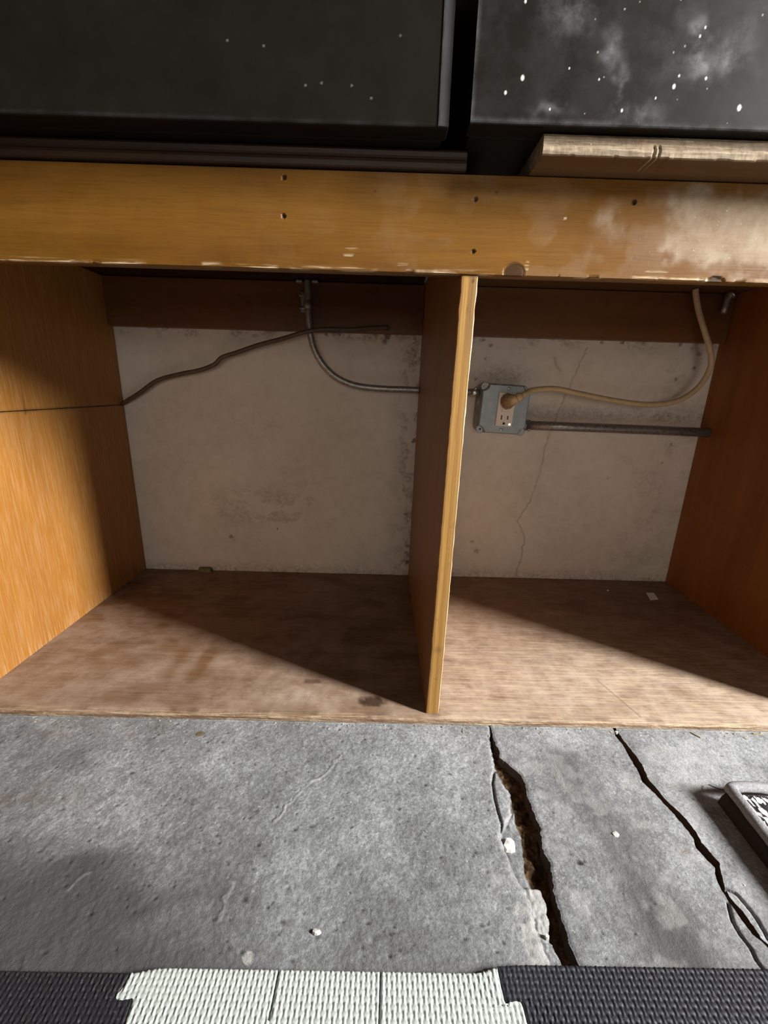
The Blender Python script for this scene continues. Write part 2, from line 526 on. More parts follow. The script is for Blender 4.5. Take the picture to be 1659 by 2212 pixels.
# ================================================================ SETTING
# ---- floor: three concrete slabs split by two long cracks over a bed of dirt
CM = [(0.0749, 0.0014), (0.0744, -0.0060), (0.0686, -0.0330), (0.0680, -0.0521), (0.0675, -0.0674), (0.0703, -0.0861), (0.0757, -0.1006), (0.0730, -0.1171), (0.0717, -0.1300), (0.0750, -0.1398), (0.0737, -0.1516), (0.0711, -0.1627), (0.0684, -0.1795), (0.0703, -0.1893), (0.0764, -0.1985), (0.0764, -0.2075), (0.0740, -0.2226), (0.0704, -0.2321), (0.0734, -0.2410), (0.0755, -0.2496), (0.0775, -0.2577)]
CR = [(0.0774, 0.0015), (0.0769, -0.0059), (0.0763, -0.0254), (0.0791, -0.0400), (0.0769, -0.0505), (0.0855, -0.0605), (0.0952, -0.0744), (0.0961, -0.0903), (0.0941, -0.1030), (0.0946, -0.1166), (0.0952, -0.1295), (0.0956, -0.1394), (0.0924, -0.1512), (0.0907, -0.1624), (0.0934, -0.1709), (0.0917, -0.1811), (0.0875, -0.1965), (0.0868, -0.2090), (0.0858, -0.2224), (0.0860, -0.2349), (0.0871, -0.2438), (0.0891, -0.2508), (0.0899, -0.2575)]
CL = [(0.0749, 0.0014), (0.0744, -0.0060), (0.0686, -0.0330), (0.0680, -0.0521), (0.0675, -0.0674), (0.0703, -0.0861), (0.0752, -0.1006), (0.0728, -0.1144), (0.0687, -0.1250), (0.0589, -0.1377), (0.0542, -0.1426), (0.0521, -0.1506), (0.0536, -0.1652), (0.0559, -0.1777), (0.0575, -0.1895), (0.0604, -0.1940), (0.0619, -0.2059), (0.0615, -0.2179), (0.0619, -0.2260), (0.0633, -0.2382), (0.0656, -0.2469), (0.0695, -0.2510), (0.0721, -0.2577)]
C2L = [(0.2428, 0.0012), (0.2390, -0.0133), (0.2408, -0.0269), (0.2389, -0.0443), (0.2380, -0.0633), (0.2341, -0.0823), (0.2392, -0.0952), (0.2416, -0.1064), (0.2454, -0.1203), (0.2476, -0.1339), (0.2485, -0.1459), (0.2444, -0.1551), (0.2471, -0.1660), (0.2499, -0.1743), (0.2441, -0.1832), (0.2417, -0.1921), (0.2413, -0.2013), (0.2413, -0.2152), (0.2424, -0.2259), (0.2451, -0.2296), (0.2480, -0.2348), (0.2522, -0.2472), (0.2555, -0.2554)]
C2R = [(0.2466, 0.0013), (0.2460, -0.0115), (0.2463, -0.0246), (0.2480, -0.0406), (0.2483, -0.0551), (0.2436, -0.0790), (0.2460, -0.0910), (0.2472, -0.1041), (0.2526, -0.1170), (0.2560, -0.1303), (0.2560, -0.1420), (0.2538, -0.1504), (0.2559, -0.1615), (0.2576, -0.1700), (0.2526, -0.1783), (0.2470, -0.1901), (0.2451, -0.2002), (0.2482, -0.2127), (0.2479, -0.2246), (0.2476, -0.2290), (0.2507, -0.2338), (0.2549, -0.2464), (0.2582, -0.2549)]
BR1 = [(0.2461, -0.1913), (0.2529, -0.1956), (0.2548, -0.2047), (0.2556, -0.2150), (0.2545, -0.2232), (0.2531, -0.2289), (0.2537, -0.2415)]
BR2 = [(0.2400, -0.2030), (0.2380, -0.2067), (0.2331, -0.2170), (0.2321, -0.2267), (0.2335, -0.2353), (0.2317, -0.2432), (0.2330, -0.2503)]
HAIR = [(0.0650, -0.0707), (0.0590, -0.0863), (0.0568, -0.1038), (0.0562, -0.1201), (0.0566, -0.1353), (0.0542, -0.1426)]
RIDGES = [[(-0.2542, -0.0343), (-0.2259, -0.0514), (-0.1969, -0.0662), (-0.1746, -0.0809), (-0.1541, -0.0913)],
          [(-0.1198, -0.0521), (-0.1280, -0.0690), (-0.1394, -0.0850), (-0.1515, -0.0912), (-0.1612, -0.1086), (-0.1792, -0.1376)],
          [(-0.3326, -0.1885), (-0.3416, -0.1936), (-0.3436, -0.2025)], [(-0.2027, -0.1939), (-0.2037, -0.2084), (-0.2022, -0.2235)]]
SMEAR = [(0.150, -0.0585), (0.1713, -0.1427), (0.1739, -0.2077), (0.1690, -0.2455)]
PITS = [(-0.1873, -0.2071, 0.0026), (-0.1504, -0.2227, 0.002), (0.1215, -0.1716, 0.0022), (-0.1201, -0.2318, 0.0022), (-0.232, -0.152, 0.002), (-0.378, -0.178, 0.002), (-0.355, -0.083, 0.003), (-0.05, -0.12, 0.002)]
for _ in range(320):
    PITS.append((rng.uniform(-0.62, 0.05), rng.uniform(-0.26, -0.005), rng.choice([0.0008, 0.001, 0.0012, 0.0016])))
for _ in range(30):
    PITS.append((rng.uniform(0.1, 0.5), rng.uniform(-0.26, -0.005), rng.choice([0.0007, 0.001])))

ys = np.concatenate([np.linspace(0.455, 0.012, 12)[:-1], np.linspace(0.012, -0.268, 262), np.linspace(-0.29, -1.6, 14)])
YY = ys[:, None]
def edge(pts, seed, amp=0.0016):
    return interp(pts, ys) + (fbm(ys * 230, ys * 0 + seed, seed, 4, 0.6) - 0.5) * amp * 2
eL = edge(CL, 3); eM = np.maximum(edge(CM, 3), eL + 0.0004); eR = np.maximum(edge(CR, 8), eM + 0.0016)
e2L = edge(C2L, 12, 0.0009); e2R = np.maximum(edge(C2R, 15, 0.0009), e2L + 0.0012)

def slab_z(X, Y, left):
    z = (fbm(X * 26, Y * 26, 5, 4) - 0.55) * 0.0022 + (fbm(X * 240, Y * 240, 9, 3, 0.65) - 0.55) * (0.0012 if left else 0.0008)
    z = np.where(Y > -0.004, np.minimum(z, -0.0004) - 0.0002, z)
    pit = np.zeros_like(z)
    for px, py, r in PITS:
        if left == (px < 0.07):
            s = (np.abs(X - px) < 4 * r) & (np.abs(Y - py) < 4 * r)
            if s.any():
                pit[s] = np.maximum(pit[s], spot(X[s], Y[s], px, py, r, 1.25, 0.85))
    z = z - 0.0016 * pit
    return z, np.clip(pit * 1.1 - 0.25, 0, 0.8)

def slab(name, X, dz, left, parent, attrs):
    Y = np.broadcast_to(YY, X.shape)
    z, pit = slab_z(X, Y, left)
    A = {k: np.zeros(X.shape) for k in ('stain_shade', 'pale', 'rust', 'edge')}
    A['pit'] = pit
    z = z + attrs(X, Y, A)
    P = np.stack([X, np.array(Y), ZF + z + dz], axis=-1)
    return grid_obj(name, P, M['concrete'], parent, A, flip=True)

bedx = np.linspace(0.0, 0.34, 240); bedy = np.linspace(0.02, -0.30, 230)
BX, BY = np.meshgrid(bedx, bedy)
bz = -0.0235 + (fbm(BX * 90, BY * 90, 31, 4, 0.6) - 0.5) * 0.016
floor = grid_obj('floor', np.stack([BX, BY, bz], -1), M['earth'], None, None, flip=True)
tag(floor, kind='structure')
floor['label'] = 'grey cracked concrete floor in front of the cabinet'

def left_marks(X, Y, A):
    d = np.zeros_like(X)
    for k, r in enumerate(RIDGES):
        s = seg_dist(X + (vnoise(X * 150, Y * 150, 3) - 0.5) * 0.006, Y, r)
        b = np.exp(-(s / 0.0011) ** 2)
        d += 0.0008 * b
        A['pale'] += 0.25 * b
        d -= 0.0004 * np.exp(-((s - 0.0022) / 0.001) ** 2) * (k < 2)
    h = seg_dist(X, Y, HAIR)
    d -= 0.004 * np.exp(-(h / 0.0011) ** 2)
    A['pit'] += 0.85 * np.exp(-(h / 0.001) ** 2)
    L = eL[:, None]
    # broken, paler lip along the crack
    lip = np.exp(-((L - X) / 0.006) ** 2) * (X <= L)
    A['pale'] += lip * 0.5 * vnoise(X * 260, Y * 260, 40) * (Y < -0.05)
    A['pale'] += 0.8 * sstep(0.5, 0.62, fbm(X * 75, Y * 75, 61, 3)) * sstep(0.022, 0.0, np.abs(X - L + 0.012)) * sstep(-0.17, -0.20, Y)
    d -= 0.0012 * np.exp(-((L - X) / 0.002) ** 2)
    # old dirt at lower left, plus light falloff towards the tiles painted in
    A['stain_shade'] += 0.55 * sstep(-0.13, -0.26, Y + (fbm(X * 11, Y * 14, 24, 4) - 0.5) * 0.12) * sstep(0.1, 0.0, X - 0.05)
    A['stain_shade'] += 1.1 * sstep(-0.14, -0.27, Y + (fbm(X * 12, Y * 12, 23, 4) - 0.5) * 0.1 + (X + 0.33) * 0.35) * sstep(0.0, -0.2, X)
    A['stain_shade'] += 0.6 * sstep(0.46, 0.68, fbm(X * 9 + 3, Y * 16, 21, 3)) * sstep(0.02, -0.42, X + Y * -0.0 + (Y + 0.13) * 0.8)
    A['rust'] += 0.55 * spot(X, Y, -0.44, -0.115, 0.06, 1.3, 0.35) * vnoise(X * 120, Y * 120, 8)
    A['rust'] += 0.5 * spot(X, Y, -0.42, -0.018, 0.05, 2.2, 0.4) * vnoise(X * 100, Y * 100, 4)
    A['rust'] += 0.9 * (spot(X, Y, -0.3006, -0.0243, 0.0055, 1.1, 0.8) > 0.4)
    A['pale'] += 0.7 * (spot(X, Y, -0.1717, -0.2467, 0.0045) > 0.4)
    return d

t = np.linspace(0, 1, 560)
Xa = np.concatenate([np.broadcast_to(np.linspace(-2.4, -0.66, 10)[None, :], (len(ys), 10)), -0.64 + (eL[:, None] + 0.64) * t[None, :]], axis=1)
# ledge from L to M, then the wall of the crack
led_t = np.linspace(0.03, 1, 14)
Xl = eL[:, None] + (eM - eL)[:, None] * led_t[None, :]
Xw = np.stack([eM, eM + 0.0012], axis=1)
XX = np.concatenate([Xa, Xl, Xw], axis=1)
depth = 0.0065 * sstep(-0.118, -0.14, ys) * (1 - sstep(-0.19, -0.196, ys)) + 0.0022 * sstep(-0.193, -0.2, ys)
dz = np.zeros(XX.shape)
n0 = Xa.shape[1]
wide = np.clip((eM - eL) / 0.006, 0, 1)
dz[:, n0:n0 + 14] = -(depth * wide)[:, None] * (0.75 + 0.5 * led_t[None, :]) + (fbm(Xl * 260, np.broadcast_to(YY, Xl.shape) * 260, 77, 3) - 0.5) * 0.003 * wide[:, None]
dz[:, n0 + 14] = dz[:, n0 + 13]
dz[:, n0 + 15] = -0.034
def left_attrs(X, Y, A):
    d = left_marks(X, Y, A)
    low = sstep(-0.196, -0.19, ys)
    A['pale'][:, n0:n0 + 14] = (0.65 * (1 - low) * sstep(-0.236, -0.225, ys))[:, None]
    A['stain_shade'][:, n0:n0 + 14] = (0.35 * low)[:, None]
    A['edge'][:, n0 + 14:] = 0.9
    return d
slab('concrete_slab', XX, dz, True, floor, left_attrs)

t = np.linspace(0, 1, 150)
XX = np.concatenate([np.stack([eR - 0.0012, eR], axis=1), eR[:, None] + (e2L - eR)[:, None] * t[None, :], np.stack([e2L, e2L + 0.0008], axis=1)], axis=1)
dz = np.zeros(XX.shape); dz[:, 0] = -0.034; dz[:, -1] = -0.034
def mid_attrs(X, Y, A):
    A['edge'][:, :2] = 0.85; A['edge'][:, -2:] = 1
    s = seg_dist(X, Y, SMEAR)
    A['stain_shade'] += (1.25 * np.exp(-(s / 0.030) ** 2)) * (0.45 + 0.75 * fbm(X * 60, Y * 25, 51, 4))
    A['pale'] += 0.28 * sstep(0.50, 0.7, fbm(X * 55, Y * 60, 71, 5))
    A['stain_shade'] += 0.45 * sstep(-0.15, -0.26, Y + (fbm(X * 11, Y * 14, 24, 4) - 0.5) * 0.12)  # light falloff towards the foam tiles, painted into the colour
    A['rust'] += 0.5 * spot(X, Y, 0.2307, -0.1589, 0.006, 1.2, 0.7)
    A['pit'] += 0.5 * (spot(X, Y, 0.1215, -0.1716, 0.0035, 1, 0.9) > 0.4)
    h = seg_dist(X, Y, BR2)
    A['pit'] += 0.9 * np.exp(-(h / 0.0009) ** 2)
    return -0.005 * np.exp(-(h / 0.001) ** 2) - 0.001 * (np.exp(-((X - eR[:, None]) / 0.0015) ** 2))
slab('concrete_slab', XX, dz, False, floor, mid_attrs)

t = np.linspace(0, 1, 280)
XX = np.concatenate([np.stack([e2R - 0.0008, e2R], axis=1), e2R[:, None] + (0.56 - e2R)[:, None] * t[None, :], np.broadcast_to(np.linspace(0.6, 2.6, 10)[None, :], (len(ys), 10))], axis=1)
dz = np.zeros(XX.shape); dz[:, 0] = -0.034
def right_attrs(X, Y, A):
    A['edge'][:, :2] = 1
    h = seg_dist(X, Y, BR1)
    A['pit'] += 0.95 * np.exp(-(h / 0.0009) ** 2)
    A['pale'] += 0.35 * sstep(0.45, 0.65, fbm(X * 24, Y * 24, 72, 3))
    return -0.006 * np.exp(-(h / 0.001) ** 2)
slab('concrete_slab', XX, dz, False, floor, right_attrs)

# ---- back wall
wx = np.concatenate([np.linspace(-2.0, -0.66, 6), np.linspace(-0.64, 0.62, 620), np.linspace(0.64, 2.2, 6)])
wz = np.concatenate([np.linspace(-0.03, -0.006, 3), np.linspace(-0.004, 0.56, 290), np.linspace(0.57, 2.3, 8)])
WX, WZ = np.meshgrid(wx, wz)
CRK = [(0.3371, 0.5141), (0.3175, 0.4549), (0.2972, 0.3936), (0.278, 0.315), (0.272, 0.2435), (0.2586, 0.1849), (0.2354, 0.1406), (0.2558, 0.1021), (0.2557, 0.0564), (0.2443, 0.0032)]
wy = D + (fbm(WX * 14, WZ * 14, 90, 3) - 0.5) * 0.0016
dk = np.zeros(WX.shape); mold = np.zeros(WX.shape)
sd = seg_dist(WX + (fbm(WX * 130, WZ * 130, 91, 3) - 0.5) * 0.006, WZ, CRK)
dk += 0.55 * np.exp(-(sd / 0.0011) ** 2)
wy += 0.0015 * np.exp(-(sd / 0.0012) ** 2)
for px, pz, r, st in [(-0.0723, 0.5251, 0.008, 0.9), (-0.0767, 0.5135, 0.005, 0.8), (-0.0082, 0.3154, 0.005, 0.9), (-0.3116, 0.1061, 0.0024, 1.0), (-0.4189, 0.0842, 0.005, 0.7), (-0.415, 0.075, 0.003, 0.5),
                      (-0.196, 0.5243, 0.003, 0.9), (-0.1679, 0.5251, 0.003, 0.9), (-0.0977, 0.527, 0.004, 0.9), (0.1235, 0.5216, 0.003, 0.8), (0.1384, 0.5132, 0.004, 0.6), (0.1296, 0.4862, 0.003, 0.6),
                      (0.364, 0.5236, 0.003, 0.7), (0.4064, 0.5248, 0.004, 0.8), (0.5251, 0.5235, 0.004, 0.7), (0.1362, 0.0876, 0.004, 0.5), (0.1489, 0.0651, 0.006, 0.5), (0.2353, 0.1128, 0.003, 0.5),
                      (0.2888, 0.153, 0.003, 0.5), (0.5372, 0.2815, 0.0025, 0.5), (0.4262, 0.2445, 0.002, 0.6), (0.5489, 0.3223, 0.004, 0.7), (0.5669, 0.5069, 0.005, 0.6), (0.5635, 0.4798, 0.004, 0.7), (0.5302, 0.456, 0.003, 0.6),
                      (-0.013, 0.0722, 0.005, 0.6), (-0.0215, 0.1503, 0.003, 0.7), (-0.0268, 0.204, 0.003, 0.5), (-0.0113, 0.0318, 0.005, 0.7), (0.1135, 0.445, 0.003, 0.9), (0.125, 0.43, 0.002, 0.8)]:
    dk += st * sstep(0.25, 0.6, spot(WX + (vnoise(WX * 500, WZ * 500, 5) - 0.5) * 0.006, WZ + (vnoise(WX * 500, WZ * 500, 6) - 0.5) * 0.006, px, pz, r))
dk += 0.4 * np.exp(-(seg_dist(WX, WZ, [(0.272, 0.492), (0.277, 0.477), (0.2867, 0.468)]) / 0.003) ** 2)
mold += 0.75 * np.exp(-((WX + 0.012) / 0.03) ** 2) * sstep(-0.1, -0.03, WX) * sstep(0.45, 0.62, fbm(WX * 60, WZ * 60, 95, 3))
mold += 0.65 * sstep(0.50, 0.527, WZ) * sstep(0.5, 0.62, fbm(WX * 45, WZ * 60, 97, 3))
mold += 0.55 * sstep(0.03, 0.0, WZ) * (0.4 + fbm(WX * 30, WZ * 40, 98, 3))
mold += 0.22 * sstep(0.33, 0.56, WX) * sstep(0.52, 0.66, fbm(WX * 35, WZ * 35, 99, 3))
mold += 0.5 * np.exp(-(((WX - 0.17) / 0.06) ** 2 + ((WZ - 0.455) / 0.022) ** 2))
mold += 0.45 * np.exp(-((WZ - 0.382 + 0.0) / 0.016) ** 2) * sstep(0.2, 0.24, WX)
pe = sstep(0.47, 0.60, fbm(WX * 25 + 5, WZ * 45, 101, 4)) * sstep(0.10, 0.13, WZ) * sstep(0.225, 0.18, WZ) * sstep(-0.5, -0.42, WX) * sstep(-0.12, -0.2, WX)
mold += 0.35 * pe
wy -= 0.0010 * pe
wall = grid_obj('wall_back', np.stack([WX, wy, WZ], -1), M['plaster'], None, {'dark': np.clip(dk, 0, 1), 'mold': np.clip(mold, 0, 0.9)}, flip=False)
tag(wall, 'stained off white plaster wall behind the open cabinet', kind='structure')

# ================================================================ WOODEN CABINET
cab = empty('cabinet', (0, 0.22, ZF))
tag(cab, 'open orange varnished plywood cabinet with two empty compartments on the concrete floor', 'cabinet')

# bottom panel: worn front lip, dust attributes
bprof_y = np.concatenate([np.linspace(D - 0.002, 0.006, 110), [0.003, 0.001, 0.0002]])
bprof = [(y, 0.0) for y in bprof_y] + [(-0.0005, -0.0012), (-0.0008, -0.003), (0.0, -0.0065), (0.0, -0.009), (0.1, -0.009), (D - 0.002, -0.009)]
def b_fn(P):
    X, Y, Z = P[..., 0], P[..., 1], P[..., 2]
    front = sstep(0.012, 0.0, Y)
    P[..., 2] -= front * (0.0018 * fbm(X * 60, X * 0 + 3, 111, 4)) * (Z > -0.0085)
    P[..., 1] += sstep(0.004, -0.001, Y) * 0.0012 * fbm(X * 140, Z * 300, 112, 4)
    P[..., 2] += (Z > -0.0002) * (fbm(X * 18, Y * 18, 113, 3) - 0.6) * 0.0006
    return P
def b_at(P):
    X, Y = P[..., 0], P[..., 1]
    A = {}
    right = sstep(-0.02, 0.04, X)
    n = fbm(X * 9, Y * 14, 120, 4)
    dust = (0.10 + 0.22 * n) + 0.36 * right * sstep(0.36, 0.05, Y) + 0.18 * sstep(0.28, 0.05, Y)
    sw = fbm(X * 5 + Y * 30, Y * 8 - X * 20, 125, 4)
    dust -= 0.22 * sstep(0.42, 0.70, sw) * (1 - 0.4 * right)
    for px, py, rx, ry in [(-0.39, 0.115, 0.012, 0.05), (-0.35, 0.11, 0.012, 0.04), (-0.42, 0.15, 0.03, 0.02)]:
        dust -= 0.35 * np.exp(-((X - px) / rx) ** 2 - ((Y - py) / ry) ** 2)
    dust += 0.5 * spot(X, Y, 0.27, 0.29, 0.02, 2, 0.6) * vnoise(X * 200, Y * 200, 2)
    dust += 0.35 * np.exp(-((X + 0.19) / 0.06) ** 2 - ((Y - 0.035) / 0.02) ** 2)
    A['dust'] = np.clip(dust, 0, 1) * sstep(-0.002, 0.003, Y)
    A['wear'] = np.clip(0.08 + 0.3 * right * sstep(0.3, 0.1, Y) + 0.45 * sstep(0.012, 0.0, Y), 0, 1)
    kn = fbm(X * 150, Y * 150, 130, 3)
    dk = 0.9 * sstep(0.35, 0.7, spot(X, Y, -0.0814, 0.031, 0.020, 1.2, 0.7) * (0.6 + 0.7 * kn)) + 0.6 * sstep(0.35, 0.7, spot(X, Y, -0.172, 0.070, 0.014, 1.3, 0.5) * (0.6 + 0.7 * kn))
    dk += 0.45 * sstep(0.006, 0.0, np.abs(Y - 0.007)) * sstep(0.5, 0.65, fbm(X * 30, X * 0, 131, 4))
    dk += 0.5 * np.exp(-(seg_dist(X, Y, [(0.262, 0.088), (0.285, 0.012)]) / 0.0012) ** 2)
    A['dark'] = np.clip(dk, 0, 0.9)
    return A
sweep('bottom_panel', bprof, np.linspace(XL - TH, 0.62, 760), M['bottom'], cab, 'X', b_fn, b_at, smooth=False)

# left side panel in two boards, one above the other
def side_at(P):
    X, Y, Z = P[..., 0], P[..., 1], P[..., 2]
    dk = 0.5 * sstep(0.004, 0.0005, np.abs(Z - 0.3745)) * (0.4 + 0.8 * vnoise(Y * 60, Z * 0, 5))
    dk += 0.5 * np.exp(-((Y - 0.20) / 0.0022) ** 2) * sstep(0.42, 0.378, Z) * (Z > 0.37)
    dk += 0.8 * sstep(0.3, 0.7, spot(Y, Z, 0.4528, 0.3758, 0.006))
    return {'dark': np.clip(dk, 0, 0.8), 'wear': np.clip(0.15 + 0.15 * sstep(0.03, 0.0, Z) + 0.3 * sstep(0.012, 0, Y), 0, 1), 'dust': 0.02 + 0 * Z}
ysd = np.concatenate([np.linspace(0.0, D - 0.002, 150)])
lp = [(XL, y) for y in ysd] + [(XL - TH, D - 0.002), (XL - TH, 0.0)]
sweep('side_panel', lp, np.linspace(0.0004, 0.3738, 110), M['side'], cab, 'Z', None, side_at)
sweep('side_panel', lp, np.linspace(0.3752, HT - 0.0006, 80), M['side'], cab, 'Z', None, side_at)
# right side panel, slightly out of square
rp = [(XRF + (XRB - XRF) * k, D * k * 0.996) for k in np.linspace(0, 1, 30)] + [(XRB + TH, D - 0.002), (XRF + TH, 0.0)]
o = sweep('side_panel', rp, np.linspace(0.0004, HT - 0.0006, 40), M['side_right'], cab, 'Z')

# divider: leans a little, ply edge at the front
def div_fn(P):
    z = P[..., 2]
    P[..., 0] += 0.0105 * z
    P[..., 1] += np.where(P[..., 1] < 0.1, 0.0097 - 0.0145 * z + 0 * z, 0)
    P[..., 1] = np.where(z > HF - 0.00075, np.maximum(P[..., 1], 0.0153), P[..., 1])
    f = (P[..., 1] < 0.0152)
    P[..., 0] += f * (fbm(z * 60, P[..., 0] * 0 + 4, 140, 4) - 0.5) * 0.0012
    return P
zd = np.concatenate([np.linspace(0.0006, HF - 0.0008, 300), [HF - 0.0007, HT - 0.0006]])
dp = [(-TH / 2, D - 0.002), (-TH / 2, 0.30), (-TH / 2, 0.15), (-TH / 2, 0.0025), (-TH / 2, 0.0012), (-TH / 2 + 0.001, 0.0)] + [(x, 0.0) for x in np.linspace(-TH / 2 + 0.002, TH / 2 - 0.002, 6)] + [(TH / 2 - 0.001, 0.0), (TH / 2, 0.0012), (TH / 2, 0.0025), (TH / 2, 0.15), (TH / 2, 0.30), (TH / 2, D - 0.002)]
def div_at(P):
    X, Y, Z = P[..., 0] - 0.0105 * P[..., 2], P[..., 1], P[..., 2]
    dk = 0.9 * sstep(0.3, 0.6, spot(X, Z, 0.0035, 0.527, 0.0022)) + 0.45 * np.exp(-((X - 0.004) / 0.0022) ** 2) * sstep(0.42, 0.5, Z)
    dk += 0.7 * sstep(0.3, 0.6, spot(X, Z, 0.0, 0.055, 0.0012, 2, 0.7)) + 0.4 * spot(X, Z, 0.0, 0.10, 0.005)
    return {'dark': np.clip(dk, 0, 0.9), 'dust': 0.10 + 0 * Z, 'wear': 0.08 + 0 * Z}
o = sweep('divider_panel', dp, zd, [M['divider'], M['ply_edge']], cab, 'Z', div_fn, div_at)
for p in o.data.polygons:
    if p.normal.y < -0.45: p.material_index = 1

# front rail
ft = 0.0145
zf = np.concatenate([[HF + 0.0004, HF + 0.0012, HF + 0.0025], np.linspace(HF + 0.004, HT - 0.001, 70)])
fp = [(0.0010, HF), *[(0.0, z) for z in zf], (0.0010, HT - 0.0004), (ft, HT - 0.0004), (ft, HF), (ft * 0.5, HF)]
def fr_fn(P):
    X, Y, Z = P[..., 0], P[..., 1], P[..., 2]
    nick = sstep(0.62, 0.75, fbm(X * 55, X * 0 + 9, 150, 4))
    low = sstep(HF + 0.0035, HF, Z) * (Y < 0.005)
    P[..., 2] += low * nick * 0.0009
    P[..., 1] += low * nick * 0.0007
    kn = spot(X, Z, 0.0485, 0.535, 0.0085, 1.2, 0.9) * (Y < 0.006)
    P[..., 1] += 0.0007 * sstep(0.25, 0.4, kn)
    k2 = spot(X, Z, 0.2497, 0.533, 0.006, 1.6, 0.6) * (Y < 0.006)
    P[..., 1] += 0.0014 * sstep(0.3, 0.5, k2)
    for px, pz in [(-0.1775, 0.5772), (-0.1759, 0.6089), (0.0053, 0.5963), (0.0068, 0.5523), (0.1565, 0.5977)]:
        P[..., 1] += 0.0015 * sstep(0.3, 0.6, spot(X, Z, px, pz, 0.0022)) * (Y < 0.006)
    return P
def fr_at(P):
    X, Y, Z = P[..., 0], P[..., 1], P[..., 2]
    f = (Y < 0.006)
    xn = X + (fbm(X * 60, Z * 60, 160, 4) - 0.5) * 0.05
    zn = Z + (fbm(X * 55, Z * 55, 161, 4) - 0.5) * 0.045
    patch = sstep(0.183, 0.212, xn) * sstep(0.540, 0.556, zn) * sstep(0.615, 0.59, zn)
    patch = np.maximum(patch, 0.6 * spot(xn, zn, 0.143, 0.583, 0.012))
    patch = np.maximum(patch, 1.3 * sstep(0.262, 0.28, xn) * sstep(0.534, 0.55, zn) * sstep(0.60, 0.575, zn))
    dust = 0.02 + 0.78 * patch + 0.14 * sstep(0.5, 0.64, fbm(X * 28, Z * 40, 162, 5)) * sstep(-0.3, 0.15, X)
    wear = sstep(HF + 0.0048, HF + 0.0005, Z) * sstep(0.44, 0.58, fbm(X * 40, X * 0, 163, 4)) * 1.0
    wear += 0.8 * (sstep(0.3, 0.6, spot(X, Z, -0.1118, 0.5523, 0.003, 2.2, 0.5)) + sstep(0.3, 0.6, spot(X, Z, -0.115, 0.546, 0.003, 2, 0.4)) + sstep(0.3, 0.6, spot(X, Z, -0.0615, 0.539, 0.003, 2, 0.5)) + sstep(0.3, 0.6, spot(X, Z, 0.0928, 0.583, 0.0014)) + sstep(0.3, 0.6, spot(X, Z, 0.061, 0.541, 0.004, 0.6, 1.3)) + sstep(0.3, 0.6, spot(X, Z, 0.19, 0.5395, 0.003, 4, 0.3)))
    dk = np.zeros(X.shape)
    for px, pz, r, s in [(-0.1775, 0.5772, 0.002, 0.9), (-0.1759, 0.6089, 0.002, 0.9), (0.0053, 0.5963, 0.0022, 0.7), (0.0068, 0.5523, 0.0022, 0.8), (0.1565, 0.5977, 0.0026, 0.85), (0.2497, 0.533, 0.006, 0.8), (0.025, 0.602, 0.0015, .6), (-0.09, 0.60, 0.0012, .6)]:
        dk += s * sstep(0.3, 0.6, spot(X, Z, px, pz, r, 1.25, 1))
    ring = np.hypot((X - 0.0485) / 1.15, Z - 0.535)
    dk += 0.86 * sstep(0.0088, 0.0068, ring) + 0.3 * np.exp(-((ring - 0.009) / 0.001) ** 2)
    dk += 0.22 * np.exp(-((Z - 0.583 + 0.012 * (X + 0.4)) / 0.0016) ** 2) * sstep(-0.12, -0.22, X) * fbm(X * 20, Z * 90, 165, 2)
    return {'dust': np.clip(dust, 0, 1) * f, 'wear': np.clip(wear, 0, 1) * f, 'dark': np.clip(dk * f + 0.12 * (1 - f), 0, 0.9)}
sweep('front_rail', fp, np.linspace(XL + 0.0004, XRF - 0.0006, 880), M['rail'], cab, 'X', fr_fn, fr_at)

# back rails, left and right of the divider
def back_at(P):
    X, Y, Z = P[..., 0], P[..., 1], P[..., 2]
    dk = 0.9 * sstep(0.3, 0.6, spot(X, Z, -0.0718, 0.5366, 0.006)) + 0.5 * spot(X, Z, -0.345, 0.575, 0.004) + 0.5 * spot(X, Z, 0.353, 0.590, 0.004)
    return {'dark': np.clip(dk, 0, 0.9), 'dust': 0.03 + 0 * X}
def rail_prof():
    zz = np.linspace(HR + 0.001, HT - 0.002, 40)
    return [(D - 0.0185, HR)] + [(D - 0.019, z) for z in zz] + [(D - 0.0185, HT - 0.001), (D - 0.0015, HT - 0.001), (D - 0.0015, HR)]
sweep('back_rail', rail_prof(), np.linspace(XL + 0.0005, -0.0085 + 0.0055 - 0.0005, 260), M['back_rail'], cab, 'X', None, back_at)
sweep('back_rail', rail_prof(), np.linspace(0.0085 + 0.0067, XRB - 0.002, 240), M['back_rail'], cab, 'X', None, back_at)

